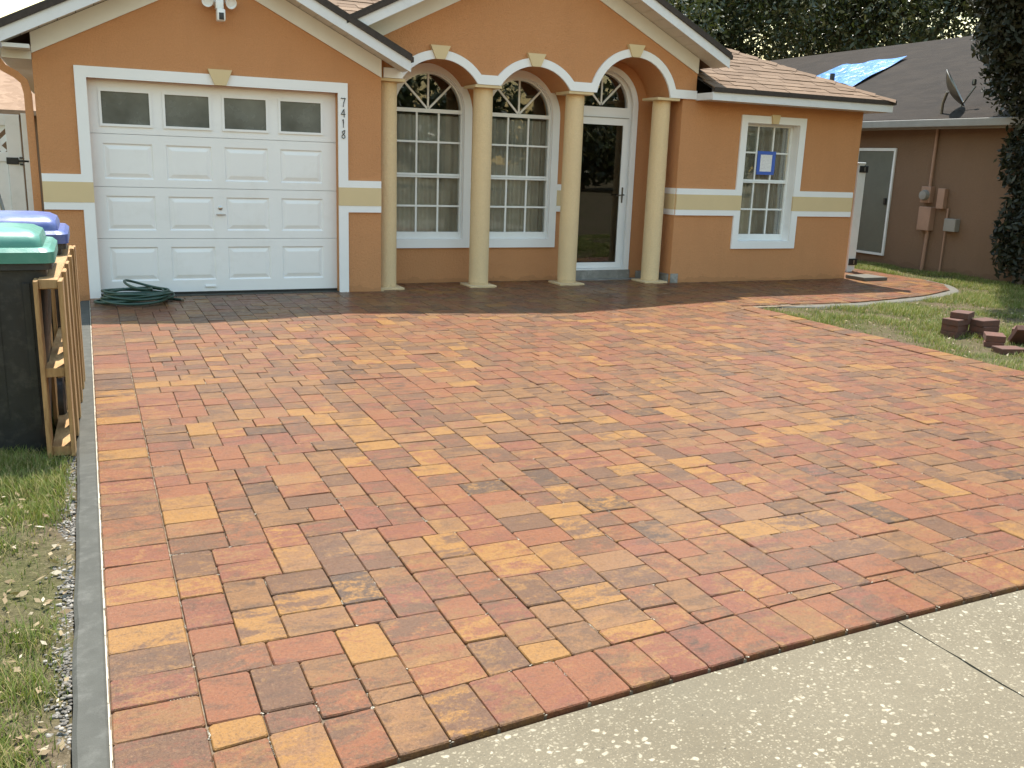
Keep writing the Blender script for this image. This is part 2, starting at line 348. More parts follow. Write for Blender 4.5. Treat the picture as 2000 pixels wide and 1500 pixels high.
# right lawn keeps clear of the walkway
WALK = [(6.60, -1.85), (8.2, -1.9), (9.6, -1.62), (10.5, -1.25), (10.95, -.75), (11.1, -.2), (11.1, 1.6), (6.60, 1.6)]
def walk_d(x, y):                  # signed distance (negative inside) to the convex walkway outline
    d = -1e9
    for i in range(len(WALK)):
        (ax, ay), (bx, by) = WALK[i], WALK[(i+1) % len(WALK)]; l = math.hypot(bx-ax, by-ay); d = np.maximum(d, ((by-ay)*(x-ax)-(bx-ax)*(y-ay))/l)
    return d
V2[:, 2] -= np.where(walk_d(V2[:, 0], V2[:, 1]) < .02, .05, 0)
fastmesh('lawn', np.concatenate([V1, V2]), np.concatenate([F1, F2_+len(V1)]), 'ground')
tag(bpy.data.objects['lawn'], 'patchy lawn soil beside the driveway', 'lawn', kind='structure')

YF = lambda x: -8.235+.098*x-.0125*x*x if x < 3.9 else -8.043     # front edge of the pavers against the sidewalk
sw = bpy.data.objects.new('sidewalk', None); COL.objects.link(sw); tag(sw, 'grey shell aggregate concrete sidewalk in front of the pavers', 'sidewalk', kind='structure')
def slab(x0, x1):
    n = 14; P = [(x0+(x1-x0)*i/n, YF(x0+(x1-x0)*i/n)-.012) for i in range(n+1)]
    ed = lambda xx, ys_: [(xx-.02*(-8.1-y_)+random.uniform(-.004, .004), y_) for y_ in ys_]; yy_ = [-8.28-.055*k for k in range(46)]
    poly = P+ed(x1, yy_)+ed(x0, yy_[::-1])
    MB().ext(poly, -.12, -.013, f=lambda a, b, d: (a, b, d)).build('slab', 'sidewalk', sw)
slab(-3.6, .0); slab(.009, 2.387); slab(2.395, 4.6); slab(4.609, 6.9); slab(6.909, 9.4)
MB().box(-40, 60, -20, -11.3, -.2, -.1).build('street', 'asphalt')['kind'] = 'structure'

drive = MB()
drive.ext([(-.112+6.772*i/40, YF(-.112+6.772*i/40)+.003) for i in range(41)]+[(6.66, -1.95)]+WALK[1:7]+[(2.9, 1.6), (2.9, .1), (-.112, .1)], -.08, -.011, f=lambda a, b, d: (a, b, d))
drive = tag(drive.build('driveway', 'sand'), 'multicoloured paver driveway and walkway in front of the house', 'driveway', kind='structure')

pavers = []                        # (polygon, tint)
def tint(): 
    a = random.random(); return (a, random.random(), random.random(), 1)
U = .0727; V_ = .0775; BW = .235
# left border: soldier course against the curb
y = -8.19
while y < -.05:
    h = random.choice((.158, .162, .165, .160))
    pavers.append(([(-.106, y), (.126, y), (.126, y+h), (-.106, y+h)], tint())); y += h
# right border beside the lawn
y = -8.0
while y < -2.0:
    pavers.append(([(6.42, y), (6.652, y), (6.652, y+.1524), (6.42, y+.1524)], tint())); y += .1524
# front border: soldier course following the sidewalk
x = .128
while x < 6.42:
    w_ = .1454; a, b = YF(x), YF(x+w_)
    pavers.append(([(x, a), (x+w_, b), (x+w_-.004, b+BW), (x-.004, a+BW)], tint())); x += w_
# field: 6x9 and 6x6 stones laid ashlar fashion on a 3-inch grid, cut where they meet borders and walls
fx0, fy0 = .128, -8.10; NX, NY = 153, 126
occ = np.zeros((NY+4, NX+4), bool); hc = {}
for j in range(NY):
    i = 0
    while i < NX:
        if occ[j, i]: i += 1; continue
        run = 0
        while run < 5 and i+run < NX+3 and not occ[j, i+run]: run += 1
        ws = [w_ for w_ in (2, 3) if w_ == run or run-w_ >= 2]
        ch = [(w_, h_) for w_ in (ws or [run]) for h_ in ((2, 3) if w_ == 2 else (2,))]
        wt = [{(3, 2): 1.15, (2, 3): 1.0, (2, 2): 1.3}.get(c, 1) for c in ch]
        # avoid four stones meeting in one corner
        for k, (w_, h_) in enumerate(ch):
            if hc.get((j, i+w_)) == 1: wt[k] *= .12
        w_, h_ = random.choices(ch, wt)[0]
        occ[j:j+h_, i:i+w_] = True; hc[(j+h_, i)] = 1; hc[(j+h_, i+w_)] = 1
        X0, Y0 = fx0+i*U, fy0+j*V_; P = [(X0, Y0), (X0+w_*U, Y0), (X0+w_*U, Y0+h_*V_), (X0, Y0+h_*V_)]; cx, cy = X0+w_*U/2, Y0+h_*V_/2
        i += w_
        if cy > -1.93 and X0+w_*U > 6.60:      # on the walkway
            for q in range(len(WALK)):
                (ax, ay), (bx, by) = WALK[q], WALK[(q+1) % len(WALK)]
                if q == len(WALK)-1: continue
                P = clip_half(P, by-ay, -(bx-ax), (by-ay)*ax-(bx-ax)*ay)
                if not P: break
            if P and cx < 9.88: P = clip_half(P, 0, 1, .06 if cx > 6.87 else .59)
        else:
            if cx > 6.42: P = [] if cy < -2.0 else P
            if P and cy < -1.93: P = clip_half(P, 1, 0, 6.42)
            sl = .085; x_ = cx; b = YF(x_)+BW+.001; sl = (YF(x_+.05)-YF(x_-.05))/.1
            if P: P = clip_half(P, sl, -1, sl*x_-b)
            if P: P = clip_half(P, 0, 1, -.02 if cx < 2.9 else .59)
        if P and len(P) >= 3 and area(P) > .0022: pavers.append((P, tint()))

def paver_geo(P, z=0.):
    """tumbled stone: chamfered corners, worn top edge, slight tilt and uneven height"""
    n = len(P); cx = sum(p[0] for p in P)/n; cy = sum(p[1] for p in P)/n; ring = []
    if sum(P[i][0]*P[(i+1) % n][1]-P[(i+1) % n][0]*P[i][1] for i in range(n)) < 0: P = P[::-1]
    for i in range(n):
        p, a, b = Vector(P[i]), Vector(P[i-1]), Vector(P[(i+1) % n]); la, lb = (a-p).length, (b-p).length
        if la < .012 or lb < .012: ring.append(p); continue
        k = random.uniform(.003, .009); ring += [p+(a-p)/la*min(k, la*.3), p+(b-p)/lb*min(k, lb*.3)]
    c = Vector((cx, cy)); g_ = .0016
    ring = [p+(c-p).normalized()*(g_+random.uniform(0, .0012)) for p in ring]
    cl = lambda v, m_: max(-m_, min(m_, v)); tx, ty = cl(random.gauss(0, .009), .016), cl(random.gauss(0, .009), .016); dz = cl(random.gauss(0, .0015), .0028)+z
    zt = lambda p, o: o+dz+tx*(p.x-cx)+ty*(p.y-cy)
    ins = [p+(c-p).normalized()*random.uniform(.0028, .005) for p in ring]; k = len(ring)
    vs = [(p.x, p.y, -.05+z) for p in ring]+[(p.x, p.y, zt(p, -.0042)) for p in ring]+[(p.x, p.y, zt(p, 0)) for p in ins]
    fs = [(r*k+i, r*k+(i+1) % k, (r+1)*k+(i+1) % k, (r+1)*k+i) for r in (0, 1) for i in range(k)]+[tuple(range(2*k, 3*k))]
    return vs, fs
def vis_size(P):
    cx = sum(p[0] for p in P)/len(P); cy = sum(p[1] for p in P)/len(P); q = pix(cx, cy, 0)
    if not q or not (-40 < q[0] < 2040 and -40 < q[1] < 1540): return 0
    return area(P)/q[2]**3
order = sorted(range(len(pavers)), key=lambda i: -vis_size(pavers[i][0])); rest = MB(); rt_ = []
for k, i in enumerate(order):
    P, t = pavers[i]; vs, fs = paver_geo(P)
    if k < 300:
        MB().add(vs, fs).build('paver', 'paver', drive, recalc=False, tint=[t]*len(fs))
    else: rest.add(vs, fs); rt_ += [t]*len(fs)
tag(rest.build('paver_field', 'paver', drive, recalc=False, tint=rt_), kind='stuff')

cr_ = np.random.default_rng(21); bx_ = bmesh.new(); bmesh.ops.create_icosphere(bx_, subdivisions=1, radius=1); bv_ = np.array([v.co for v in bx_.verts]); bf_ = np.array([[v.index for v in f.verts] for f in bx_.faces]); bx_.free()
CV = []
for P, t in pavers:
    for p, q in zip(P, P[1:]+P[:1]):
        u_ = cr_.random()
        if u_ < .10:                      # a crumb in the corner
            for _ in range(cr_.integers(1, 4)): CV.append(bv_*np.array([cr_.uniform(.0012, .005), cr_.uniform(.0012, .004), .0016])+np.array([p[0]+cr_.normal(0, .004), p[1]+cr_.normal(0, .004), -.0022]))
        elif u_ < .19:                    # a broken run of sand along the joint
            a0 = cr_.uniform(0, .7); 
            for t0 in np.arange(a0, min(1, a0+cr_.uniform(.15, .5)), .035): CV.append(bv_*np.array([cr_.uniform(.0008, .0035), cr_.uniform(.0008, .003), .0012])+np.array([p[0]+(q[0]-p[0])*t0+cr_.normal(0, .0012), p[1]+(q[1]-p[1])*t0+cr_.normal(0, .0012), -.0030]))
tag(fastmesh('joint_sand', np.concatenate(CV), np.concatenate([bf_+len(bv_)*k for k in range(len(CV))]), 'mortar', drive, None, 3), kind='stuff')
# concrete edge restraints
cb = MB()
ys = [-8.25+.16*i for i in range(52)]
prof = [(-.202, -.06), (-.201, -.022), (-.188, -.010), (-.120, -.007), (-.1125, -.012), (-.1125, -.06)]
for i, y in enumerate(ys):
    j = random.uniform(-.004, .004); cb.v += [(a+(j if k in (0, 1, 2) else 0), y, b) for k, (a, b) in enumerate(prof)]
for i in range(len(ys)-1): cb.f += [(i*6+k, i*6+k+1, i*6+7+k, i*6+6+k) for k in range(5)]
cb.f += [(0, 1, 2, 3, 4, 5), tuple(51*6+k for k in range(6))[::-1]]
curb = tag(cb.build('curb', 'conc'), 'grey concrete edge strip along the left of the pavers', 'curb', kind='structure')
mo = MB(); n = 120
for i in range(n):
    y0 = -8.2+i*8.1/n; mo.box(-.1125, -.1125+random.uniform(.003, .006), y0, y0+8.1/n, -.03, -.0045-random.uniform(0, .003))
mo.build('mortar_line', 'mortar', curb)
kb = MB(); path = WALK[0:6]; pts = []
for i in range(len(path)-1):
    for t in np.linspace(0, 1, 8, endpoint=False): pts.append((path[i][0]*(1-t)+path[i+1][0]*t, path[i][1]*(1-t)+path[i+1][1]*t))
pts.append(path[-1])
for it in range(6): pts = [pts[0]]+[((a[0]+b[0]*2+c[0])/4, (a[1]+b[1]*2+c[1])/4) for a, b, c in zip(pts, pts[1:], pts[2:])]+[pts[-1]]
for i, p in enumerate(pts):
    a, b = pts[max(0, i-1)], pts[min(len(pts)-1, i+1)]; l = math.hypot(b[0]-a[0], b[1]-a[1]); nx, ny = (b[1]-a[1])/l, -(b[0]-a[0])/l; j = random.uniform(-.008, .008)
    wv = min(1, (i+2)/7)
    for d, z in ((.004, -.06), (.004, -.016), (.03, -.012), (.13*wv+j, -.020), (.155*wv+j, -.045), (.155*wv+j, -.07)): kb.v.append((p[0]+nx*d, p[1]+ny*d, z))
for i in range(len(pts)-1): kb.f += [(i*6+k, i*6+k+1, i*6+7+k, i*6+6+k) for k in range(5)]
tag(kb.build('walkway_curb', 'conc_pale', smooth=True), 'curved grey concrete edge strip of the walkway', 'curb', kind='structure')

# ------------------------------------------------------------------ the house
house = empty('house', (0, 0, 0), 'orange stucco bungalow with white trim, garage and three-arch columned porch', 'house')
BZ = (1.2209, 1.1468, .9514, .8793)
gx0, gx1 = -.453, 2.92; gc = (gx0+gx1)/2; SL = .5
GW, GH = 2.4407, 2.13
top = lambda x: 2.50+SL*(gx1-gc-abs(x-gc))
MB().ext([(gx0, -.05), (0, -.05), (0, GH), (GW, GH), (GW, -.05), (gx1, -.05), (gx1, top(gx1)), (gc, top(gc)), (gx0, top(gx0))], 0, .22).build('garage_wall', 'orange', house)
box('side_wall', 'orange', house, gx0+.002, gx0+.2, .22, 9.6, -.05, 2.45)
# garage trim: an inverted U broken by the cream band
def xz(name, mat, poly, y0, y1, parent=house, holes=()): return MB().ext(poly, y0, y1, holes).build(name, mat, parent)
wt = .104; Y0 = -.022
xz('garage_trim', 'white', [(-wt, BZ[1]), (-wt, GH+wt), (GW+wt, GH+wt), (GW+wt, BZ[1]), (GW, BZ[1]), (GW, GH), (0, GH), (0, BZ[1])], Y0, -.0005)
for a, b in ((-wt, 0), (GW, GW+wt)): box('garage_trim', 'white', house, a, b, Y0, -.0005, -.04, BZ[2])
for a, b in ((gx0+.003, -wt), (GW+wt, gx1-.003)):
    box('band_trim', 'white', house, a, b, Y0+.001, -.0005, BZ[1], BZ[0]); box('band_trim', 'white', house, a, b, Y0+.001, -.0005, BZ[3], BZ[2])
for a, b in ((gx0+.003, 0), (GW, gx1-.003)): box('band', 'beige_smooth', house, a, b, Y0-.003, -.0005, BZ[2]+.0005, BZ[1]-.0005)
def keystone(cx, z0, z1, ht, hb, y0, y1): xz('keystone', 'beige_smooth', [(cx-hb, z0), (cx+hb, z0), (cx+ht, z1), (cx-ht, z1)], y0, y1)
keystone(1.235, GH+.0, GH+.152, .118, .055, -.05, -.0007)
# garage door, four sections of four raised panels
gd = box('garage_door', 'doorwhite', house, -.03, GW+.03, .135, .16, .02, GH+.03)
px = [(.108, .57), (.695, 1.14), (1.268, 1.713), (1.84, 2.29)]
rows = [(.152, .500), (.670, 1.014), (1.18, 1.526), (1.70, 2.03)]; secs = [(.03, .585), (.589, 1.10), (1.104, 1.615), (1.619, 2.16)]
for k, ((z0, z1), (p0, p1)) in enumerate(zip(secs, rows)):
    holes = [[(a, p0), (b, p0), (b, p1), (a, p1)] for a, b in px]
    MB().ext([(-.02, z0), (GW+.02, z0), (GW+.02, z1), (-.02, z1)], .10, .1345, holes).build('section', 'doorwhite', gd)
    for a, b in px:
        if k < 3:
            mb = MB(); rings = [(0, .100), (.012, .112), (.02, .112), (.055, .1015), (.06, .1012)]
            for ins, d in rings: mb.v += [(a+ins, d, p0+ins), (b-ins, d, p0+ins), (b-ins, d, p1-ins), (a+ins, d, p1-ins)]
            for r in range(4): mb.f += [(r*4+i, r*4+(i+1) % 4, r*4+4+(i+1) % 4, r*4+4+i) for i in range(4)]
            mb.f.append((16, 17, 18, 19)); mb.build('panel', 'doorwhite', gd, recalc=False)
        else:
            MB().ext([(a-.012, p0-.012), (b+.012, p0-.012), (b+.012, p1+.012), (a-.012, p1+.012)], .088, .102, [[(a+.012, p0+.012), (b-.012, p0+.012), (b-.012, p1-.012), (a+.012, p1-.012)]]).build('window_frame', 'doorwhite', gd)
            box('pane', 'frosted', gd, a+.005, b-.005, .104, .110, p0+.005, p1-.005)
MB().lathe([(.001, 0), (.02, 0), (.022, .008), (.012, .014), (.001, .014)], 16).xf(lambda v: (1.205+v.x, .10-v.z, .905+v.y)).build('lock', 'steel', gd, True)
MB().box(1.16, 1.255, .078, .086, .83, .845, .003).box(1.198, 1.214, .084, .101, .83, .846).build('handle', 'steel', gd)
box('lift_handle', 'doorwhite', gd, 1.02, 1.13, .085, .101, .075, .095, bev=.004)
box('bottom_seal', 'black', gd, -.01, GW+.01, .105, .13, .006, .03)
tag(box('garage_threshold', 'conc', house, -.0, GW, -.018, .20, -.05, .004))
# fascia, soffit, frieze and shingle edges of a gable roof
def rake_band(name, mat, c, half, zoff, h, y0, y1, apex_z, xin=None):
    """band along both rakes: lower edge z = apex_z+zoff - SL*|x-c|"""
    for s in (-1, 1):
        P = [(c, apex_z+zoff), (c+s*half, apex_z+zoff-SL*half), (c+s*half, apex_z+zoff-SL*half+h), (c, apex_z+zoff+h)]
        xz(name, mat, P, y0, y1)
def gable_roof(c, half, hw, apex, yf, yw, yback, skipl=-1e9):
    # apex = soffit plane height over the ridge line
    rake_band('fascia', 'fascia', c, half, -.012, .112, yf, yf+.02, apex)
    rake_band('shingle_edge', 'shedge', c, half+.025, .101, .05, yf-.02, yf+.25, apex)
    rake_band('shingle_edge', 'shedge', c, half+.012, .1515, .025, yf-.008, yf+.25, apex)
    rake_band('frieze_board', 'frieze', c, hw, -.185, .183, yw-.02, yw-.0005, apex)
    for s in (-1, 1):
        # roof deck
        P = [(c, apex+.02), (c+s*half, apex+.02-SL*half), (c+s*half, apex+.16-SL*half), (c, apex+.16)]
        xz('roof_slope', 'shingle', P, yf+.2505, yback)
        n = int(half/.15)
        for i in range(n):
            a, b = half*i/n+.003, half*(i+1)/n-.003
            if c+s*b < skipl: continue
            for yy in ((yf+.0205, yw-.001),):
                MB().ext([(c+s*a, apex+.004-SL*a), (c+s*b, apex+.004-SL*b), (c+s*b, apex+.016-SL*b), (c+s*a, apex+.016-SL*a)], *yy).build('soffit_panel', 'soffit', house)
gable_roof(gc, 1.925, 1.685, top(gc), -.30, 0, 3.6)
# boxed eave return at the left end of the garage gable, gutter and downspout
box('eave_return', 'soffit', house, -.70, gx0-.002, -.02, 9, 2.26, 2.345)
box('eave_return', 'soffit', house, -.675, gx0-.002, -.275, -.022, 2.335, 2.37)
MB().ext([(-.80, 2.36), (-.715, 2.36), (-.712, 2.45), (-.72, 2.45), (-.725, 2.375), (-.79, 2.375), (-.80, 2.45), (-.815, 2.45)], -.30, 9).build('gutter', 'fascia', house)
def rect_tube(pts, a, b):
    mb = MB(); mb.tube(pts, 1, 4); return mb
dsp = [(-.76, .06, 2.37), (-.755, .06, 2.26), (-.70, .06, 2.175), (-.60, .06, 2.12), (-.535, .06, 2.06), (-.512, .06, 1.95), (-.508, .06, 1.0), (-.508, .06, .12), (-.515, .03, .05), (-.53, -.09, .02)]
mb = MB()
for i, p in enumerate(dsp):
    a = Vector(dsp[max(0, i-1)]); b = Vector(dsp[min(len(dsp)-1, i+1)]); d = (b-a).normalized(); u = Vector((0, 1, 0)) if i < 7 else Vector((1, 0, 0)); w_ = d.cross(u).normalized()
    if i >= 7: u, w_ = w_, Vector((1, 0, 0))
    for s, t in ((-1, -1), (1, -1), (1, 1), (-1, 1)): mb.v.append(tuple(Vector(p)+u*s*.026+w_*t*.034))
mb.f = [(i*4+k, i*4+(k+1) % 4, i*4+4+(k+1) % 4, i*4+4+k) for i in range(len(dsp)-1) for k in range(4)]
mb.build('downspout', 'orange', house)
# entry gable with three arches carried on columns
EY, PY = .07, .60; ec, eh = 4.888, 2.172
etop = 3.905; et = lambda x: etop-SL*abs(x-ec)
AB = 2.326
arches = [(3.62, .45, .24), (4.806, .4525, .242), (6.14, .5275, .443)]
def seg_arc(c, hw, rise, off=0, n=20):
    R = (hw*hw+rise*rise)/(2*rise); zc = AB+rise-R; a = math.asin(min(1, hw/R)); a = math.pi-a if rise > hw else a
    R2 = R+off; return [(c+R2*math.sin(-a+2*a*i/n), zc+R2*math.cos(-a+2*a*i/n)) for i in range(n+1)], R, zc
low = [(2.95, AB)]
for c, hw, r in arches: low += seg_arc(c, hw, r)[0]
low += [(7.06, AB)]
xz('entry_wall', 'orange', low+[(7.06, et(7.06)), (ec, et(ec)), (2.95, et(2.95))], EY, PY)
# white arch trim: one ribbon following the arches
ZT = AB+.104; lo = [(2.96, AB+.0005)]; hi = [(2.96, ZT)]
for c, hw, r in arches:
    p, R, zc = seg_arc(c, hw, r, .0); lo += p
    R2 = R+.092; a = math.acos(max(-1, min(1, (ZT-zc)/R2))); hi += [(c+R2*math.sin(-a+2*a*i/24), zc+R2*math.cos(-a+2*a*i/24)) for i in range(25)]
lo.append((7.058, AB+.0005)); hi.append((7.058, ZT))
xz('arch_trim', 'white', lo+hi[::-1], EY-.028, EY-.0005)
for (c, hw, r), dx in zip(arches, (-.015, -.02, -.02)): keystone(c+dx, AB+r-.006, AB+r+.138, .116, .052, EY-.055, EY-.001)
gable_roof(ec, 2.395, 2.172, etop, -.28, EY, 4.2, 2.3)
for cx in (3.045, 4.205, 5.41, 6.65):
    cy = .215; co = MB().lathe([(.118, .02), (.1185, .6), (.117, 1.5), (.113, 2.2925)], 40, (cx, cy, 0)).build('column', 'beige', house, True)
    box('base_plate', 'beige', co, cx-.172, cx+.172, cy-.172, cy+.172, -.02, .022, bev=.006)
    a = max(cx-.165, 2.925)
    box('capital', 'beige_smooth', co, a, min(cx+.165, 6.868), cy-.165, cy+.20, 2.292, AB-.0015, bev=.004)
# porch back wall with two arched windows and the front door
WX = [(3.685, .44, .535), (4.868, .44, .535)]; DX = 6.035
def arch_poly(c, hw, z0, zs): return [(c-hw, z0), (c+hw, z0)]+[(c+hw*math.cos(t), zs+hw*math.sin(t)) for t in np.linspace(0, math.pi, 25)]
holes = [arch_poly(c, h, .53, 2.035) for c, h, o in WX]
dh = .455
xz('porch_wall', 'orange', [(2.92, -.05), (DX-dh, -.05), (DX-dh, 2.21)]+[(DX+dh*math.cos(t), 2.21+dh*math.sin(t)) for t in np.linspace(math.pi, 0, 25)][1:-1]+[(DX+dh, 2.21), (DX+dh, -.05), (6.86, -.05), (6.86, 2.9), (2.92, 2.9)], PY, PY+.2, holes=holes)
box('return_wall', 'orange', house, 6.87, 7.05, EY+.22, PY+.2, -.05, AB-.001)
box('return_wall', 'orange', house, 2.74, 2.919, .2205, PY+.2, -.05, 2.9)
for z0, z1, mt, d in ((BZ[1], BZ[0], 'white', .012), (BZ[2]+.001, BZ[1]-.001, 'beige_smooth', .014), (BZ[3], BZ[2], 'white', .012)):
    nm = 'band' if mt != 'white' else 'band_trim'
    box(nm, mt, house, 6.87-d, 6.8698, EY+.01, PY-.01, z0, z1)
    for a, b in ((2.925, WX[0][0]-.535), (WX[0][0]+.535, WX[1][0]-.535), (WX[1][0]+.535, DX-.52)):
        box(nm, mt, house, a+.0005, b-.0005, PY-(.03 if mt == 'white' else .033), PY-.0005, z0, z1)
box('door_step', 'conc_rough', house, DX-.55, DX+.62, PY-.14, PY+.2, -.04, .006)
box('sill_wall', 'conc_rough', house, DX-.47, DX+.52, PY-.028, PY+.19, -.02, .118)
for (a, b, y0, y1) in ((6.66, 6.868, PY-.05, PY-.002), (6.845, 6.8698, .10, .30), (6.871, 6.99, EY-.012, EY-.0005)):
    MB().box(a, b, y0, y1, -.02, random.uniform(.09, .12), bev=.005).build('bare_plaster_patch', 'conc_rough', house)

def arched_window(c, hin, hout):
    z0, zs, yg = .57, 2.04, .665
    outer = arch_poly(c, hout, .425, 2.03); inner = arch_poly(c, hin, .53, 2.035)
    wtrim = MB().ext(outer, PY-.028, PY-.0006, [inner]).build('window_trim', 'white', house)
    # reveal lining
    fr = MB(); fo = arch_poly(c, hin-.002, .532, 2.035); fi = arch_poly(c, hin-.028, .575, 2.04)
    win = fr.ext(fo, yg-.03, yg+.05, [fi]).build('window', 'vinyl', house)
    li = MB(); lo_ = arch_poly(c, hin-.001, .531, 2.035); l2 = arch_poly(c, hin-.008, .538, 2.035)
    li.ext(lo_, PY+.0, yg-.031, [l2]).build('reveal', 'white', win)
    h = hin-.028; xs = [c-h, c-.138, c+.138, c+h]; zs_ = [z0+.03, .926, 1.262, 1.31, 1.677, 2.012]
    def bar(a, b, z_, z2, d=.0): box('muntin', 'vinyl', win, a, b, yg-.012-d, yg-.001, z_, z2)
    box('sash_rail', 'vinyl', win, c-h, c+h, yg-.028, yg-.002, z0, z0+.045); box('sash_rail', 'vinyl', win, c-h, c+h, yg-.034, yg-.002, 1.262, 1.283); box('sash_rail', 'vinyl', win, c-h, c+h, yg-.02, yg-.002, 1.287, 1.312)
    box('transom_bar', 'vinyl', win, c-h, c+h, yg-.03, yg-.002, 2.012, 2.056)
    for x_ in xs[1:3]:
        bar(x_-.011, x_+.011, z0+.0455, .915); bar(x_-.011, x_+.011, .937, 1.2615); bar(x_-.011, x_+.011, 1.3125, 1.666); bar(x_-.011, x_+.011, 1.688, 2.0115)
    bar(c-h, c+h, .915, .937, .001); bar(c-h, c+h, 1.666, 1.688, .001)
    for a, b in zip(xs, xs[1:]):
        for z_, z2 in ((z0+.02, .926), (.926, 1.275), (1.295, 1.677), (1.677, 2.03)): box('pane', 'glass', win, a+.001, b-.001, yg, yg+.004, z_+.001, z2-.001)
    R = h; zf = 2.05
    for k in range(4):
        t0, t1 = math.pi*k/4, math.pi*(k+1)/4
        MB().ext([(c, zf)]+[(c+R*math.cos(t), zf+R*math.sin(t)) for t in np.linspace(t0+.004, t1-.004, 9)], yg, yg+.004).build('pane', 'glass', win)
    for t in (math.pi/4, math.pi/2, 3*math.pi/4):
        d = Vector((math.cos(t), math.sin(t))); n_ = Vector((-d.y, d.x))*.011; a = Vector((c, zf))+d*.012; b = Vector((c, zf))+d*(R-.002)
        MB().ext([tuple(a+n_), tuple(a-n_), tuple(b-n_), tuple(b+n_)], yg-.0125, yg-.001).build('muntin', 'vinyl', win)
for c, hi_, ho in WX: arched_window(c, hi_, ho)
# front door: arched transom over a full-view storm door
xz('door_trim', 'white', arch_poly(DX, .50, .12, 2.21), PY-.024, PY-.0006, holes=[arch_poly(DX, .425, .14, 2.22)])
dr = MB().ext(arch_poly(DX, .452, .12, 2.21), PY+.05, PY+.12, [[(DX-.40, .135), (DX+.40, .135), (DX+.40, 2.075), (DX-.40, 2.075)], arch_poly(DX, .385, 2.205, 2.23)]).build('front_door', 'white', house)
MB().ext(arch_poly(DX, .453, .12, 2.21), PY, PY+.0495, [arch_poly(DX, .447, .126, 2.21)]).build('reveal', 'white', dr)
MB().ext([(DX-.398, .14), (DX+.398, .14), (DX+.398, 2.072), (DX-.398, 2.072)], PY+.03, PY+.06, [[(DX-.325, .215), (DX+.325, .215), (DX+.325, 1.985), (DX-.325, 1.985)]]).build('storm_door_frame', 'white', dr)
box('drip_cap', 'nfascia', dr, DX-.40, DX+.40, PY+.02, PY+.06, 2.0725, 2.08)
box('pane', 'darkglass', dr, DX-.33, DX+.33, PY+.042, PY+.047, .21, 1.99)
box('dark_door_back', 'interior', dr, DX-.43, DX+.43, PY+.128, PY+.16, .12, 2.1)  # near-black sheet, painted as the dark seen behind the storm glass
MB().box(DX+.352, DX+.374, PY+.02, PY+.03, 1.0, 1.2, .004).tube([(DX+.363, PY+.025, 1.105), (DX+.363, PY-.025, 1.105), (DX+.30, PY-.03, 1.10), (DX+.25, PY-.028, 1.095)], .008, 8).build('door_handle', 'pewter', dr)
for k in range(4):
    MB().ext([(DX, 2.215)]+[(DX+.38*math.cos(t), 2.215+.38*math.sin(t)) for t in np.linspace(math.pi*k/4+.004, math.pi*(k+1)/4-.004, 9)], PY+.085, PY+.089).build('pane', 'glass', dr)
for t in (math.pi/4, math.pi/2, 3*math.pi/4):
    d = Vector((math.cos(t), math.sin(t))); n_ = Vector((-d.y, d.x))*.011; a = Vector((DX, 2.225))+d*.01; b = Vector((DX, 2.225))+d*.384
    MB().ext([tuple(a+n_), tuple(a-n_), tuple(b-n_), tuple(b+n_)], PY+.072, PY+.0845).build('muntin', 'vinyl', dr)
# right wing wall with its window
wx0, wx1 = 6.87, 9.88; wo = [(7.90, .535), (8.775, .535), (8.775, 2.085), (7.90, 2.085)]
xz('wing_wall', 'orange', [(wx0, -.05), (wx1, -.05), (wx1, AB-.0005), (wx0, AB-.0005)], EY, EY+.215, holes=[wo])
box('side_wall', 'orange', house, wx1-.2, wx1-.001, EY+.2155, 9.6, -.05, AB)
ot = [(7.80, .44), (8.876, .44), (8.876, 2.18), (7.80, 2.18)]
def ptrim(z0, z1): # side pieces broken by the cream band
    return [box('window_trim', 'white', house, a, b, EY-.024, EY-.0006, z0, z1) for a, b in ((7.80, 7.90), (8.776, 8.876))]
xz('window_trim', 'white', [(7.80, BZ[1]), (7.90, BZ[1]), (7.90, 2.085), (8.775, 2.085), (8.775, BZ[1]), (8.876, BZ[1]), (8.876, 2.18), (7.80, 2.18)], EY-.024, EY-.0006)
xz('window_trim', 'white', [(7.80, .44), (8.876, .44), (8.876, BZ[2]), (8.775, BZ[2]), (8.775, .535), (7.90, .535), (7.90, BZ[2]), (7.80, BZ[2])], EY-.024, EY-.0006)
for a, b in ((wx0+.0, 7.80), (8.876, wx1-.04)):
    box('band_trim', 'white', house, a, b-.0005, EY-.024, EY-.0006, BZ[1], BZ[0]); box('band_trim', 'white', house, a, b-.0005, EY-.024, EY-.0006, BZ[3], BZ[2])
for a, b in ((wx0+.0, 7.90), (8.775, wx1-.04)): box('band', 'beige_smooth', house, a, b, EY-.027, EY-.0006, BZ[2]+.0005, BZ[1]-.0005)
keystone(8.335, 2.085, 2.20, .068, .048, EY-.05, EY-.0007)
yg = .215; L, Rr, B_, T_ = 7.905, 8.77, .54, 2.08
win = MB().ext([(L, B_), (Rr, B_), (Rr, T_), (L, T_)], yg-.03, yg+.05, [[(L+.035, B_+.045), (Rr-.035, B_+.045), (Rr-.035, T_-.03), (L+.035, T_-.03)]]).build('window', 'vinyl', house)
MB().ext([(L-.004, B_-.004), (Rr+.004, B_-.004), (Rr+.004, T_+.004), (L-.004, T_+.004)], EY, yg-.031, [[(L+.001, B_+.002), (Rr-.001, B_+.002), (Rr-.001, T_-.001), (L+.001, T_-.001)]]).build('reveal', 'white', win)
l, r_ = L+.035, Rr-.035; w3 = (r_-l)/3; mz = 1.335
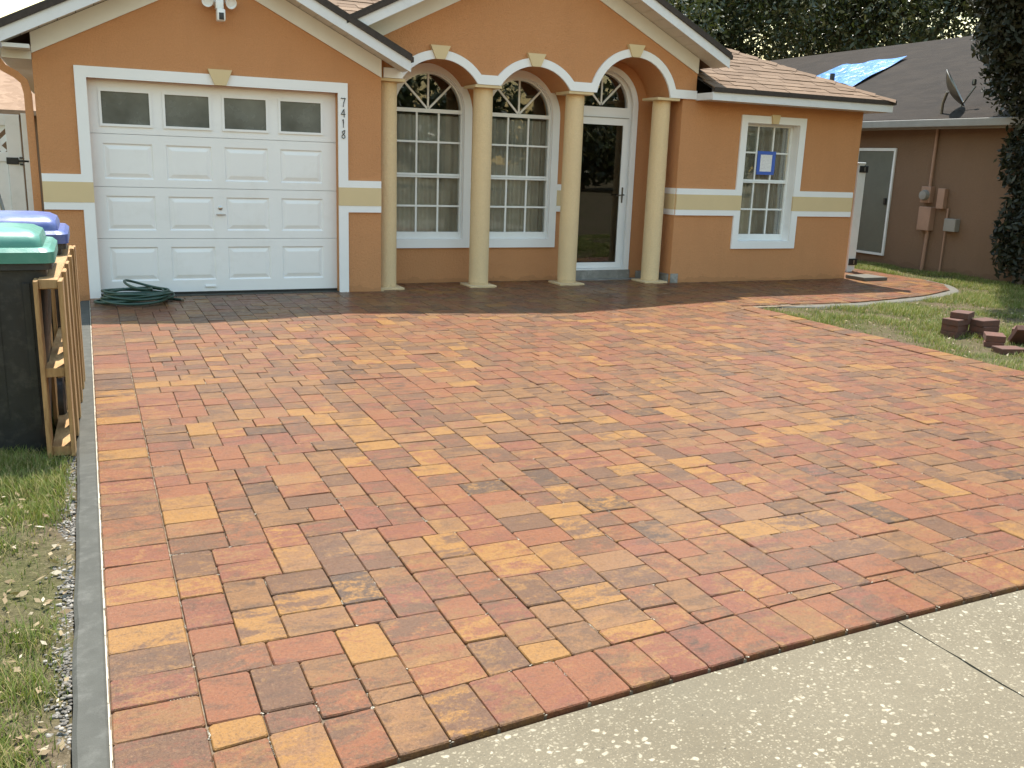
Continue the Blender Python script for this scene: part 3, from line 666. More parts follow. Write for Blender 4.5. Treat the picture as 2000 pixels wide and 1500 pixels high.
box('sash_rail', 'vinyl', win, l, r_, yg-.03, yg-.002, mz-.022, mz-.002); box('sash_rail', 'vinyl', win, l, r_, yg-.016, yg-.002, mz, mz+.024); box('sash_rail', 'vinyl', win, l, r_, yg-.026, yg-.002, B_+.045, B_+.085)
for k in (1, 2):
    x_ = l+w3*k
    for a, b in ((B_+.0855, .95), (.972, mz-.0225), (mz+.0245, 1.70), (1.722, T_-.03)): box('muntin', 'vinyl', win, x_-.011, x_+.011, yg-.012, yg-.001, a, b)
for z_ in (.95, 1.70): box('muntin', 'vinyl', win, l, r_, yg-.013, yg-.001, z_, z_+.022)
for k in range(3):
    for a, b in ((B_+.06, .961), (.961, mz-.01), (mz+.01, 1.711), (1.711, T_-.031)): box('pane', 'glass', win, l+w3*k+.001, l+w3*(k+1)-.001, yg, yg+.004, a+.001, b-.001)
# rooms behind the glass, their lack of light put into the colour
def room(x0, x1, y0, y1, z0, z1):
    MB().add([(x0, y0, z0), (x1, y0, z0), (x1, y1, z0), (x0, y1, z0), (x0, y0, z1), (x1, y0, z1), (x1, y1, z1), (x0, y1, z1)], [(0, 1, 2, 3), (4, 5, 6, 7), (1, 2, 6, 5), (2, 3, 7, 6), (3, 0, 4, 7)]).build('room', 'interior', house)
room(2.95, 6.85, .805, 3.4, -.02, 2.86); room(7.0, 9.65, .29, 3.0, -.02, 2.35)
# main hip roof
MS = .42; ex0, ex1, ey0, half = -.69, 10.07, -.30, 5.0; ez = 2.445
def rz(y): return ez+MS*(y-ey0)
ch = [(ex0, ey0, ez), (ex1, ey0, ez), (ex1, ey0+2*half, ez), (ex0, ey0+2*half, ez), (ex0+half, ey0+half, rz(ey0+half)), (ex1-half, ey0+half, rz(ey0+half))]
YB = .9; kx = YB-ey0       # left of the wing the slope starts behind the two gables
rp = [(7.066, ey0), (ex1, ey0), (ex1-half, ey0+half), (ex0+half, ey0+half), (ex0+kx, YB), (7.066, YB)]
rv = [(x_, y_, rz(y_)-.02) for x_, y_ in rp]+[(ex1, ey0+2*half, ez-.02), (ex0, ey0+2*half, ez-.02), (ex0, YB, ez-.02)]
MB().add(rv, [(0, 1, 2, 3, 4, 5), (1, 6, 2), (6, 7, 3, 2), (7, 8, 4, 3)]).build('roof', 'shedge', house, recalc=False)
box('fascia', 'fascia', house, 7.064, ex1-.02, ey0+.012, ey0+.032, 2.31, 2.405)
box('fascia', 'fascia', house, ex1-.04, ex1-.02, ey0+.033, 9.6, 2.31, 2.405)
xz('eave_end', 'fascia', [(7.062, 2.315), (7.0635, 2.315), (7.0635, 2.40), (7.062, 2.40)], ey0+.012, EY)
box('shingle_edge', 'shedge', house, 7.068, ex1+.012, ey0-.012, ey0+.05, 2.406, 2.462)
box('shingle_edge', 'shedge', house, ex1-.045, ex1+.012, ey0+.051, 9.6, 2.406, 2.462)
for i in range(20):
    a = 7.07+i*.148
    if a+.145 < ex1-.04: box('soffit_panel', 'soffit', house, a, a+.145, ey0+.033, EY-.0015, 2.316, 2.328)
box('soffit_strip', 'soffit', house, wx1+.001, ex1-.041, EY, 9.6, 2.316, 2.328)
# shingles, course by course
sh = []; row = 0; s = 0; ex = .142; cs, sn = 1/math.hypot(1, MS), MS/math.hypot(1, MS)
while s*cs < half-.1:
    y0 = ey0+s*cs; xa, xb = ex0+(y0-ey0)+.1, ex1-(y0-ey0)-.01; x_ = xa-random.uniform(0, .3)
    while x_ < xb:
        w_ = random.uniform(.20, .42); a, b = max(x_, xa), min(x_+w_-.006, xb)
        if b-a > .04 and (y0 > YB or a > 7.066 or b > 7.066+.1): sh.append((max(a, 7.067) if y0 <= YB else a, b, s, random.uniform(.007, .016)))
        x_ += w_
    s += ex; row += 1
def sh_geo(a, b, s, th):
    f = lambda x_, s_, n_: (x_, ey0+s_*cs-n_*sn, ez+s_*sn+n_*cs); e = .30
    cut = min(b, ex1-(s+e)*cs+0.02); j = random.uniform(-.006, .004)
    return [f(a, s+j, .004), f(b, s+j, .004), f(max(a+.005, min(b, cut)), s+e, 0), f(a, s+e, 0), f(a, s+j, .004+th), f(b, s+j, .004+th), f(max(a+.005, min(b, cut)), s+e, .004), f(a, s+e, .004)], [(0, 3, 2, 1), (4, 5, 6, 7), (0, 1, 5, 4), (1, 2, 6, 5), (3, 0, 4, 7)]
def keyf(q):
    c = pix((q[0]+q[1])/2, ey0+q[2]*cs, ez+q[2]*sn); return (q[0] > 6.9 and q[0]-q[2]*1.0 > 5.2, -(c[2] if c else 99))
sh.sort(key=keyf, reverse=True); rs = MB(); rtint = []
roof = [o for o in house.children if o.name.startswith('roof') and 'slope' not in o.name][0]
for k, q in enumerate(sh):
    vs, fs = sh_geo(*q); t = (random.random(), random.random(), 0, 1)
    if k < 300: MB().add(vs, fs).build('shingle', 'shingle', roof, tint=[t]*5)
    else: rs.add(vs, fs); rtint += [t]*5
tag(rs.build('shingles', 'shingle', roof, recalc=False, tint=rtint), kind='stuff')
for i in range(30):
    t = i*.19; p = Vector((ex1-t, ey0+t, ez+MS*t)); q = Vector((ex1-t-.26, ey0+t+.26, ez+MS*(t+.26))); mb = MB(); h = .022
    side = Vector((.085, .085, 0)); dn = Vector((0, 0, -.035))
    mb.add([p-side+dn+Vector((0, 0, h)), p+Vector((0, 0, h+.012)), p+side+dn+Vector((0, 0, h)), q-side+dn+Vector((0, 0, .008)), q+Vector((0, 0, .014)), q+side+dn+Vector((0, 0, .008)),
            p-side+dn, p+Vector((0, 0, .0)), p+side+dn], [(0, 1, 4, 3), (1, 2, 5, 4), (6, 7, 1, 0), (7, 8, 2, 1)])
    mb.build('ridge_cap', 'shingle', roof, recalc=False, tint=[(random.random(), 0, 0, 1)]*4)
# house number 7418 on the garage trim: hammered strokes
def digit(d, cx, cz, h=.088):
    w_ = h*.52; S = {'7': [[(-.5, .42), (-.42, .5), (0, .46), (.5, .5), (.18, .05), (.0, -.5)]], '4': [[(.22, -.5), (.2, .5), (-.5, -.14), (.5, -.14)]], '1': [[(-.2, .32), (.02, .5), (.02, -.5)]],
        '8': [[(.42, .5), (.1, .44), (-.32, .30), (-.10, .06), (.30, -.12), (.42, -.32), (.0, -.5), (-.42, -.32), (-.26, -.10), (.16, .08), (.36, .28), (.22, .42)]]}[d]
    mb = MB()
    for P in S:
        pts = []
        for a, b in zip(P, P[1:]):
            for t in np.linspace(0, 1, 5, endpoint=False): pts.append((a[0]*(1-t)+b[0]*t, a[1]*(1-t)+b[1]*t))
        pts.append(P[-1])
        if d == '8':
            for _ in range(3): pts = [pts[0]]+[((a[0]+2*b[0]+c[0])/4, (a[1]+2*b[1]+c[1])/4) for a, b, c in zip(pts, pts[1:], pts[2:])]+[pts[-1]]
        mb.tube([(cx+x_*w_, Y0-.006, cz+z_*h) for x_, z_ in pts], [.0032+.0018*math.sin(i*.7)**2 for i in range(len(pts))], 6)
    mb.build('number_'+{'7': 'seven', '4': 'four', '1': 'one', '8': 'eight'}[d], 'numblack', house)
for d, z in zip('7418', (2.035, 1.925, 1.82, 1.705)): digit(d, GW+.053, z)
# curtains hang inside the windows
def curtain(x0, x1, y, z0, z1, label, amp=.028, lam=.11):
    n = 90; mb = MB(); ph = random.random()*6; xs = np.linspace(x0, x1, n)
    for zi, z_ in enumerate(np.linspace(z0, z1, 7)):
        k = .75+.25*zi/6
        for x_ in xs: mb.v.append((x_, y+amp*k*(math.sin(x_/lam*6.28+ph+.9*math.sin(x_*7))+.4*math.sin(x_/lam*2.6+zi*.12)), z_))
    mb.f = [(r*n+i, r*n+i+1, r*n+n+i+1, r*n+n+i) for r in range(6) for i in range(n-1)]
    o = mb.build('curtain', 'curtain', None, True, recalc=False)
    MB().tube([(x0-.05, y, z1+.01), (x1+.05, y, z1+.01)], .01, 8).build('curtain_rod', 'pewter', o)
    return tag(o, label, 'curtain', 'curtains behind the front windows')
curtain(3.2, 4.17, .735, .1, 1.985, 'pale linen curtain in the arched window next to the garage', .02, .13)
curtain(4.38, 5.36, .74, .1, 1.985, 'grey folded curtain in the arched window next to the front door', .03, .12)
curtain(7.92, 8.76, .30, .1, 2.12, 'grey folded curtain behind the window with the taped notice', .03, .12)
# notice
no = box('notice', 'paper', None, 8.262, 8.482, yg-.0165, yg-.0155, 1.455, 1.70); tag(no, 'white printed sheet held by blue tape on the window glass', 'notice')
for a in ((8.215, 8.53, 1.69, 1.735), (8.225, 8.52, 1.425, 1.467)): box('tape', 'tape', no, a[0], a[1], yg-.0185, yg-.017, a[2], a[3])
for a in ((8.22, 8.275, 1.4675, 1.6895), (8.47, 8.525, 1.4675, 1.6895)): box('tape', 'tape', no, a[0], a[1], yg-.0185, yg-.017, a[2], a[3])
# floodlight camera under the garage gable
fc = empty('floodlight_camera', (1.243, 0, 2.93), 'white security camera with two round floodlights under the garage gable', 'security light')
def put(mb, name, mat, p, smooth=True): o = mb.build(name, mat, None, smooth); return child_at(o, p)
put(MB().lathe([(.001, 0), (.06, 0), (.06, .03), (.045, .05), (.001, .05)], 24).xf(lambda v: (1.243+v.x, -.001-v.z, 2.93+v.y)), 'mount', 'vinyl', fc)
put(MB().box(1.205, 1.281, -.15, -.045, 2.84, 2.93, bev=.012), 'head', 'vinyl', fc)
put(MB().box(1.207, 1.287, -.215, -.10, 2.725, 2.838, bev=.014), 'camera_body', 'vinyl', fc)
put(MB().box(1.224, 1.270, -.219, -.2155, 2.735, 2.80, bev=.0015), 'lens_cover', 'black', fc)
for s in (-1, 1):
    c = Vector((1.243+s*.105, -.10, 2.915)); a = Vector((s*.25, -1, -.35)).normalized().to_track_quat('Z', 'Y')
    put(MB().lathe([(.02, -.05), (.04, -.03), (.052, .03), (.054, .036), (.048, .036), (.04, .02), (.001, .018)], 24).xf(lambda v: c+a@v), 'floodlight', 'vinyl', fc)

# ------------------------------------------------------------------ things left of the drive
# shipping pallet standing on edge
RP = Matrix.Rotation(-.028, 3, 'Z'); PO = Vector((-.205, -5.30, -.012))
pal = empty('pallet', PO, 'wooden pallet standing on its long edge in front of the bins', 'pallet')
def pbox(name, x0, x1, y0, y1, z0, z1):
    mb = MB().box(x0, x1, y0, y1, z0, z1, .003).xf(lambda v: PO+RP@(v+Vector((random.gauss(0, .0012), random.gauss(0, .002), random.gauss(0, .0012)))))
    put(mb, name, 'wood', pal, False)
PL = 1.72
for z0 in (0.0, .40, .83):
    pbox('stringer', -.104, -.0205, 0.02, PL, z0+.004, z0+.05)
for y_ in (0.0, .36, .72, 1.08, 1.42, 1.63): pbox('deck_board', -.020, 0, y_, y_+random.uniform(.09, .14), 0, random.uniform(.872, .89))
for y_ in (0.0, .55, 1.1, 1.62): pbox('deck_board', -.126, -.1045, y_, y_+.12, 0, random.uniform(.865, .885))
def bin_(name, lidmat, x1, y0, label):
    W, D, H_ = .58, .70, 1.0; x0 = x1-W; b = empty(name, ((x0+x1)/2, y0+D/2, GZ), label, 'wheeled bin', 'wheeled bins beside the drive')
    # tapered body with rounded corners: rings
    def ring(x0, x1, y0, y1, z, r=.05, n=4):
        P = []
        for cx, cy, a in ((x1-r, y0+r, -math.pi/2), (x1-r, y1-r, 0), (x0+r, y1-r, math.pi/2), (x0+r, y0+r, math.pi)):
            P += [(cx+r*math.cos(a+math.pi/2*i/n), cy+r*math.sin(a+math.pi/2*i/n), z) for i in range(n+1)]
        return P
    def loft(rings, cap=True):
        k = len(rings[0]); mb = MB(); mb.v = [p for r in rings for p in r]
        mb.f = [(i*k+j, i*k+(j+1) % k, i*k+k+(j+1) % k, i*k+k+j) for i in range(len(rings)-1) for j in range(k)]+[tuple(range(k))[::-1], tuple(range((len(rings)-1)*k, len(rings)*k))]; return mb
    t = .085
    put(loft([ring(x0+t+.02, x1-t-.02, y0+t, y1_-t*.6, GZ+.012) if 0 else ring(x0+t, x1-t-.01, y0+t, y0+D-t*.8, GZ+.012), ring(x0+.055, x1-.055, y0+.055, y0+D-.05, .6), ring(x0+.035, x1-.04, y0+.04, y0+D-.035, H_-.10),
              ring(x0+.012, x1-.014, y0+.016, y0+D-.012, H_-.095), ring(x0+.012, x1-.014, y0+.016, y0+D-.012, H_-.028)]), 'body', 'binblack', b)
    for k in range(3):
        xx = x0+.15+k*.14; put(MB().add([(xx, y0+.078, .12), (xx+.03, y0+.078, .12), (xx+.03, y0+.030, .84), (xx, y0+.030, .84), (xx, y0+.10, .12), (xx+.03, y0+.10, .12), (xx+.03, y0+.06, .84), (xx, y0+.06, .84)], [(0, 1, 2, 3), (4, 7, 6, 5), (0, 4, 5, 1), (1, 5, 6, 2), (2, 6, 7, 3), (3, 7, 4, 0)]), 'rib', 'binblack', b, False)
    lid = put(loft([ring(x0, x1, y0, y0+D, H_-.062), ring(x0-.0, x1+.0, y0-.0, y0+D, H_-.01, .06), ring(x0+.02, x1-.02, y0+.02, y0+D-.02, H_+.008, .05)]), 'lid', lidmat, b)
    mb = loft([ring(x0+.035, x1-.05, y0+.06, y0+D-.05, H_+.005, .05), ring(x0+.037, x1-.052, y0+.065, y0+D-.055, H_+.034, .05), ring(x0+.05, x1-.062, y0+.085, y0+D-.07, H_+.062, .05), ring(x0+.09, x1-.10, y0+.14, y0+D-.12, H_+.084, .05), ring(x0+.15, x1-.17, y0+.22, y0+D-.2, H_+.094, .05)])
    o = put(mb, 'lid_dome', lidmat, b)
    put(MB().tube([(x0+.06, y0+D+.055, H_-.06), (x1-.06, y0+D+.055, H_-.06)], .016, 10).tube([(x0+.07, y0+D-.03, H_-.06), (x0+.07, y0+D+.055, H_-.06)], .014).tube([(x1-.07, y0+D-.03, H_-.06), (x1-.07, y0+D+.055, H_-.06)], .014), 'handle', 'binblack', b)
    for x_ in (x0+.02, x1-.07):
        put(MB().lathe([(.001, 0), (.10, 0), (.125, .01), (.125, .04), (.10, .05), (.001, .05)], 28).xf(lambda v: (x_+v.z, y0+D-.03+v.x, GZ+.125+v.y)), 'wheel', 'black', b)
    return b
bin_('wheeled_bin', 'bingreen', -.232, -5.22, 'black wheeled bin with a pale green lid beside the pallet')
bin_('wheeled_bin', 'binblue', -.185, -4.22, 'black wheeled bin with a blue lid behind the green-lidded one')
# vinyl gate and fence between the houses
vg = empty('vinyl_gate', (-1.3, 1.2, GZ), 'white vinyl gate with lattice top and black hinge left of the garage', 'gate')
def vb(name, mat, *a, bev=.004): return put(MB().box(*a, bev=bev), name, mat, vg, False)
vb('post', 'vinyl', -.645, -.545, 1.15, 1.25, GZ, 1.80); vb('stile', 'vinyl', -.80, -.665, 1.17, 1.23, .06, 1.785); vb('stile', 'vinyl', -1.95, -1.82, 1.17, 1.23, .06, 1.785)
vb('rail', 'vinyl', -1.82, -.80, 1.175, 1.225, 1.67, 1.785); vb('rail', 'vinyl', -1.82, -.80, 1.175, 1.225, 1.30, 1.40); vb('rail', 'vinyl', -1.82, -.80, 1.175, 1.225, .06, .18)
for i in range(7): a = -1.8+i*.143; vb('board', 'vinyl', a, a+.139, 1.19, 1.21, .18, 1.30)
for i in range(9):
    for s in (-1, 1):
        a = Vector((-1.86+i*.13, 1.2+s*.006, 1.40)); e = a+Vector((s*.27, 0, .27)); n_ = Vector((.018, 0, -.018*s))
        if min(a.x, e.x) < -1.95 or max(a.x, e.x) > -.66: continue
        put(MB().add([a-n_-Vector((0, .004, 0)), a+n_-Vector((0, .004, 0)), e+n_-Vector((0, .004, 0)), e-n_-Vector((0, .004, 0)), a-n_+Vector((0, .004, 0)), a+n_+Vector((0, .004, 0)), e+n_+Vector((0, .004, 0)), e-n_+Vector((0, .004, 0))], [(0, 1, 2, 3), (4, 7, 6, 5), (0, 4, 5, 1), (1, 5, 6, 2), (2, 6, 7, 3), (3, 7, 4, 0)]), 'lattice_slat', 'vinyl', vg, False)
hg = put(MB().box(-.815, -.70, 1.155, 1.169, 1.275, 1.345, bev=.004).box(-.70, -.60, 1.15, 1.168, 1.297, 1.322, bev=.003).box(-.69, -.655, 1.148, 1.168, 1.268, 1.285).box(-.69, -.655, 1.148, 1.168, 1.335, 1.352), 'hinge', 'black', vg, False)
tag(MB().tube([(-.50, -3.05, -.03), (-.55, -3.02, 1.03), (-.62, -3.0, 1.25), (-.70, -2.98, 1.5)][1:] if 0 else [(-.36, -3.3, GZ), (-.66, -2.9, 1.38)], .012, 10).build('broom_handle', 'pewter', None, True), 'thin dark pole leaning behind the bins', 'pole')

# garden hose: one long tube lying in loops
pts = []; tt = np.linspace(0, 9.0*2*math.pi, 560); hr = np.random.default_rng(3); jit = hr.normal(0, .03, (12, 4))
for k, t in enumerate(tt):
    L_ = t/(2*math.pi); i = int(L_); f = L_-i; j = jit[i]*(1-f)+jit[i+1]*f
    rx = .335+j[0]*1.3-.006*L_; ry = .235+j[1]*1.2; z = .014+.0135*L_+.012*math.sin(2*t+i*1.9)*(min(1, L_/3))
    if L_ > 8: z += .075*math.sin(math.pi*f)**2; rx *= .62; ry *= .8
    pts.append((.315+j[2]*.9+rx*math.cos(t)+(.06 if L_ > 8 else 0), -.36+j[3]*.8+ry*math.sin(t), max(.014, z)))
pts = [(.1, -.62, .014), (-.02, -.60, .014), (-.07, -.48, .014)][:0]+pts
P_ = np.array(pts)
for _ in range(6): P_[1:-1] = (P_[:-2]+2*P_[1:-1]+P_[2:])/4
hs = MB().tube([tuple(p) for p in P_], .0125, 10).build('garden_hose', 'hose', None, True)
tag(hs, 'dark green garden hose coiled on the pavers by the garage door', 'hose')
e = P_[0]; put2 = MB().tube([tuple(e+np.array((0, -.001, 0))), tuple(e+np.array((.003, -.045, 0)))], .015, 12).build('hose_fitting', 'pewter', hs)

# ------------------------------------------------------------------ right side
gp = empty('gate_post', (10.66, .8, GZ), 'white vinyl gate post with black hinges beside the right house corner', 'post')
def gb(name, mat, *a, bev=.004): return put(MB().box(*a, bev=bev), name, mat, gp, False)
gb('post', 'vinyl', 10.60, 10.715, .78, .895, GZ, 1.62); gb('post_cap', 'vinyl', 10.585, 10.73, .765, .91, 1.6205, 1.65, bev=.008); gb('gate_edge', 'vinyl', 10.724, 10.775, .80, 1.75, .02, 1.60)
for z in (.10, 1.50): gb('hinge', 'black', 10.62, 10.78, .762, .7795, z, z+.10, bev=.003); gb('hinge_pin', 'steel', 10.70, 10.72, .755, .7615, z+.02, z+.08, bev=.002)
st = box('paving_slab', 'conc_pale', None, 9.93, 10.36, -.28, .10, .0025, .05, bev=.006); tag(st, 'loose concrete slab lying at the right house corner', 'slab')
# leftover pavers in a heap on the lawn
names = [('topmost brown paver on the double stack of leftover stones', 7.78, -3.84, 4, .35)]
heap = [  # x, y, layer z, yaw, tilt, label
 (7.60, -3.82, 0, .25, 0, 'bottom paver of the four-high stack on the lawn'), (7.605, -3.815, 1, .3, 0, 'second paver up in the four-high stack on the lawn'), (7.60, -3.825, 2, .22, 0, 'third paver up in the four-high stack on the lawn'), (7.70, -3.80, 3, .45, 0, 'topmost paver of the four-high stack, jutting to one side'),
 (7.86, -3.93, 0, .05, 0, 'bottom paver of the three-high stack beside the taller one'), (7.865, -3.935, 1, .1, 0, 'middle paver of the three-high stack beside the taller one'), (7.86, -3.93, 2, .02, 0, 'top paver of the three-high stack beside the taller one'),
 (7.52, -4.33, 0, .7, 0, 'lower of two pavers at the front of the heap'), (7.525, -4.325, 1, .78, 0, 'pinkish upper paver of two at the front of the heap'),
 (8.13, -4.16, 0, .4, 0, 'lower of two pavers behind the leaning stone'), (8.125, -4.155, 1, .55, 0, 'upper of two pavers behind the leaning stone'),
 (7.83, -4.38, 0, 1.0, .75, 'single reddish paver leaning on edge in the heap'),
 (7.60, -4.74, 0, .2, 0, 'lower paver of the pair nearest the driveway'), (7.605, -4.735, 1, .3, 0, 'upper paver of the pair nearest the driveway'), (7.36, -4.62, 0, -.3, 0, 'lone paver lying flat beside the heap'),
 (8.28, -4.42, 0, .15, 0, 'bottom paver of the dark three-high pile right of the leaning stone'), (8.285, -4.415, 1, .2, 0, 'middle paver of the dark three-high pile right of the leaning stone'), (8.28, -4.42, 2, .1, 0, 'top paver of the dark three-high pile right of the leaning stone'),
 (7.93, -4.72, 0, .9, 0, 'paver under the tilted one at the driveway end of the heap'), (8.0, -4.66, 0.55, .8, .5, 'tilted paver resting on another at the driveway end of the heap')]
for x_, y_, k, yaw, tl, lb in heap:
    w_, d_, h_ = .24, .165, .06; mb = MB().box(-w_/2, w_/2, -d_/2, d_/2, 0, h_, .006); o = mb.build('loose_paver', 'oldpaver'); o.rotation_euler = (0, tl, yaw)
    o.location = (x_, y_, GZ-.005+k*.0602+(.082 if tl else 0)); tag(o, lb, 'paver', 'leftover pavers heaped on the lawn')
# neighbouring house on the right
NX_ = 12.42
nh = empty('neighbor_house', (16, 4, GZ), 'peach stucco neighbouring house with brown shingle roof beyond the walkway', 'house')
def nb(name, mat, *a, bev=0): return put(MB().box(*a, bev=bev), name, mat, nh, False)
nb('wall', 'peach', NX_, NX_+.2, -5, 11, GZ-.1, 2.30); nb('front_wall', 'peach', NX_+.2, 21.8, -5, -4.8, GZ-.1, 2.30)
sd_ = nb('side_door', 'ndoor', NX_-.012, NX_-.001, 1.86, 2.66, .16, 1.87)
for a in ((1.82, 1.86, .12, 1.92), (2.66, 2.70, .12, 1.92)): child_at(put(MB().box(NX_-.03, NX_-.001, a[0], a[1], a[2], a[3]), 'door_frame', 'vinyl', nh, False), nh)
for a in ((1.8605, 2.6595, 1.872, 1.92), (1.8605, 2.6595, .12, .158)): nb('door_frame', 'vinyl', NX_-.03, NX_-.001, *a)
nb('door_latch', 'black', NX_-.05, NX_-.0125, 1.90, 1.945, .98, 1.09, bev=.004)
ne, ns = 12.12, .40; nzr = lambda x_: 2.36+ns*(x_-ne); nr = 17.2
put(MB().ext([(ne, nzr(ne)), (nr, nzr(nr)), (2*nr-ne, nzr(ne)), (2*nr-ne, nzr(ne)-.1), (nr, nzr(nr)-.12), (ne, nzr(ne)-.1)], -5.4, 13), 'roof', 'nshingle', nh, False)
nb('soffit', 'nfascia', ne+.03, NX_-.001, -5.3, 12.9, 2.24, 2.255); nb('fascia', 'nfascia', ne+.001, ne+.022, -5.4, 13, 2.20, nzr(ne)-.102)
nb('gutter', 'nfascia', ne-.11, ne-.001, -5.4, 13, 2.23, 2.345, bev=.01)
put(MB().tube([(NX_-.045, 1.0, 2.24), (NX_-.045, 1.0, 1.30)], .025, 10), 'conduit', 'npipe', nh)
put(MB().tube([(NX_-.04, .93, .62), (NX_-.04, .95, GZ)], .03, 10), 'conduit', 'npipe', nh)
put(MB().tube([(NX_-.03, .60, .99), (NX_-.03, .60, GZ)], .015, 8), 'conduit', 'npipe', nh)
put(MB().box(NX_-.12, NX_-.001, .86, 1.10, .62, 1.0, bev=.01), 'panel_box', 'npipe', nh, False)
put(MB().lathe([(.001, 0), (.085, 0), (.085, .07), (.07, .11), (.001, .12)], 24).xf(lambda v: (NX_-.06-v.z, 1.02+v.x, 1.18+v.y)), 'meter', 'nfascia', nh)
put(MB().box(NX_-.10, NX_-.001, .93, 1.12, 1.06, 1.32, bev=.01), 'meter_box', 'npipe', nh, False)
put(MB().box(NX_-.11, NX_-.001, .36, .58, .64, .84, bev=.01), 'cable_box', 'nfascia', nh, False)
put(MB().box(NX_-.09, NX_-.001, .66, .80, .98, 1.30, bev=.01), 'panel_box', 'npipe', nh, False)
# tarp lying on the neighbour's roof
def on_roof(u, v, lift=.03):
    d = F2+R3*((u-1000)/FPX)-U3*((v-750)/FPX); t = (nzr(CAMP.x)+lift-CAMP.z)/(d.z-ns*d.x); p = CAMP+d*t; return p
tp = [on_roof(*q) for q in ((1590, 152), (1640, 130), (1772, 112), (1735, 132), (1664, 170), (1630, 172))]
n_ = 14; mb = MB(); c0, c1, c2, c3 = tp[0], tp[1], tp[2], tp[4]
for i in range(n_+1):
    for j in range(n_+1):
        a, b = i/n_, j/n_; p = (c0*(1-a)+c1*a)*(1-b)+(c3*(1-a)+c2*a)*b
        mb.v.append((p.x, p.y, p.z+.02*math.sin(9*a+5*b)*math.sin(7*b)+.02+(.03*random.random() if 0 < i < n_ and 0 < j < n_ else 0)))
mb.f = [(i*(n_+1)+j, i*(n_+1)+j+1, (i+1)*(n_+1)+j+1, (i+1)*(n_+1)+j) for i in range(n_) for j in range(n_)]
tag(mb.build('tarp', 'tarp', None, True), 'bright blue tarpaulin spread over the brown neighbouring roof', 'tarp')
vp = on_roof(1624, 165, 0); put(MB().tube([vp-Vector((0, 0, .1)), vp+Vector((0, 0, .22))], .05, 12), 'vent_pipe', 'black', nh)
# satellite dish at the neighbour's eave
sdp = Vector((12.35, .95, 2.45)); sdo = empty('satellite_dish', sdp, 'dark satellite dish on a bent mast at the neighbouring eave', 'satellite dish')
q = Vector((.55, -.75, .55)).normalized().to_track_quat('Z', 'Y'); cdish = sdp+Vector((-.02, -.10, .33))
prof = [(.001, 0)]+[(.32*k/8, .10*(k/8)**2) for k in range(1, 9)]+[(.32, .112), (.30, .102)]+[(.32*k/8, .10*(k/8)**2+.012) for k in range(7, 0, -1)]+[(.001, .012)]
put(MB().lathe(prof, 32).xf(lambda v: cdish+q@v), 'dish', 'pewter', sdo)
put(MB().tube([sdp+Vector((0, 0, -.1)), sdp+Vector((0, 0, .15)), cdish-q@Vector((0, 0, .02))], .022, 10), 'mast', 'pewter', sdo)
put(MB().tube([cdish+q@Vector((0, -.30, .05)), cdish+q@Vector((0, -.12, .36))], .014, 8).lathe([(.02, 0), (.035, .02), (.03, .09)], 12, tuple(cdish+q@Vector((0, -.10, .34)))), 'feed_arm', 'pewter', sdo)
# house behind the gate on the left
lh = empty('far_house', (-3, 16, GZ), 'low house with light tan shingle roof behind the vinyl gate', 'house')
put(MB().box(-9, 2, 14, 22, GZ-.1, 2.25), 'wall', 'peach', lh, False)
put(MB().add([(-9.4, 13.6, 2.2), (2.4, 13.6, 2.2), (2.4, 18, 4.3), (-9.4, 18, 4.3), (2.4, 22.4, 2.2), (-9.4, 22.4, 2.2), (-9.4, 13.6, 2.1), (2.4, 13.6, 2.1), (2.4, 22.4, 2.1), (-9.4, 22.4, 2.1)], [(0, 1, 2, 3), (3, 2, 4, 5), (6, 7, 1, 0), (8, 9, 5, 4), (6, 9, 8, 7), (0, 3, 5, 9, 6), (1, 7, 8, 4, 2)]), 'roof', 'lshingle', lh, False)

# ------------------------------------------------------------------ vegetation
def leaves(lobes, n, size, seed, shell=.55, gaps=0.):
    r = np.random.default_rng(seed); vol = np.array([a[3]*a[4]*a[5] for a in lobes])**.75; idx = r.choice(len(lobes), n, p=vol/vol.sum()); L = np.array(lobes)[idx]
    d = r.normal(size=(n, 3)); d /= np.linalg.norm(d, axis=1)[:, None]; rad = shell+(1-shell)*r.random(n)**.7
    # clumped: pull leaves to random twig centres on each lobe
    k = max(8, n//45); ci = r.integers(0, k, n); cdir = r.normal(size=(k, 3)); cdir /= np.linalg.norm(cdir, axis=1)[:, None]
    d = cdir[ci]+r.normal(size=(n, 3))*.16; d /= np.linalg.norm(d, axis=1)[:, None]; rad = (shell+(1-shell)*r.random(k)**.6)[ci]*(1+r.normal(size=n)*.05)
    P = L[:, :3]+d*rad[:, None]*L[:, 3:6]
    a = r.normal(size=(n, 3)); a /= np.linalg.norm(a, axis=1)[:, None]; b = np.cross(a, r.normal(size=(n, 3))); b /= np.linalg.norm(b, axis=1)[:, None]
    s = (size*r.uniform(.6, 1.3, n))[:, None]
    V = np.stack([P-a*s, P+b*s*.42+a*s*.1, P+a*s, P-b*s*.42+a*s*.1], 1).reshape(-1, 3); Fq = np.arange(4*n).reshape(-1, 4)
    t = np.stack([r.random(n), r.random(n), r.random(n), np.ones(n)], 1); t[:, 0] = np.clip(t[:, 0]*.6+.4*r.random(k)[ci], 0, 1)
    return V, Fq, t
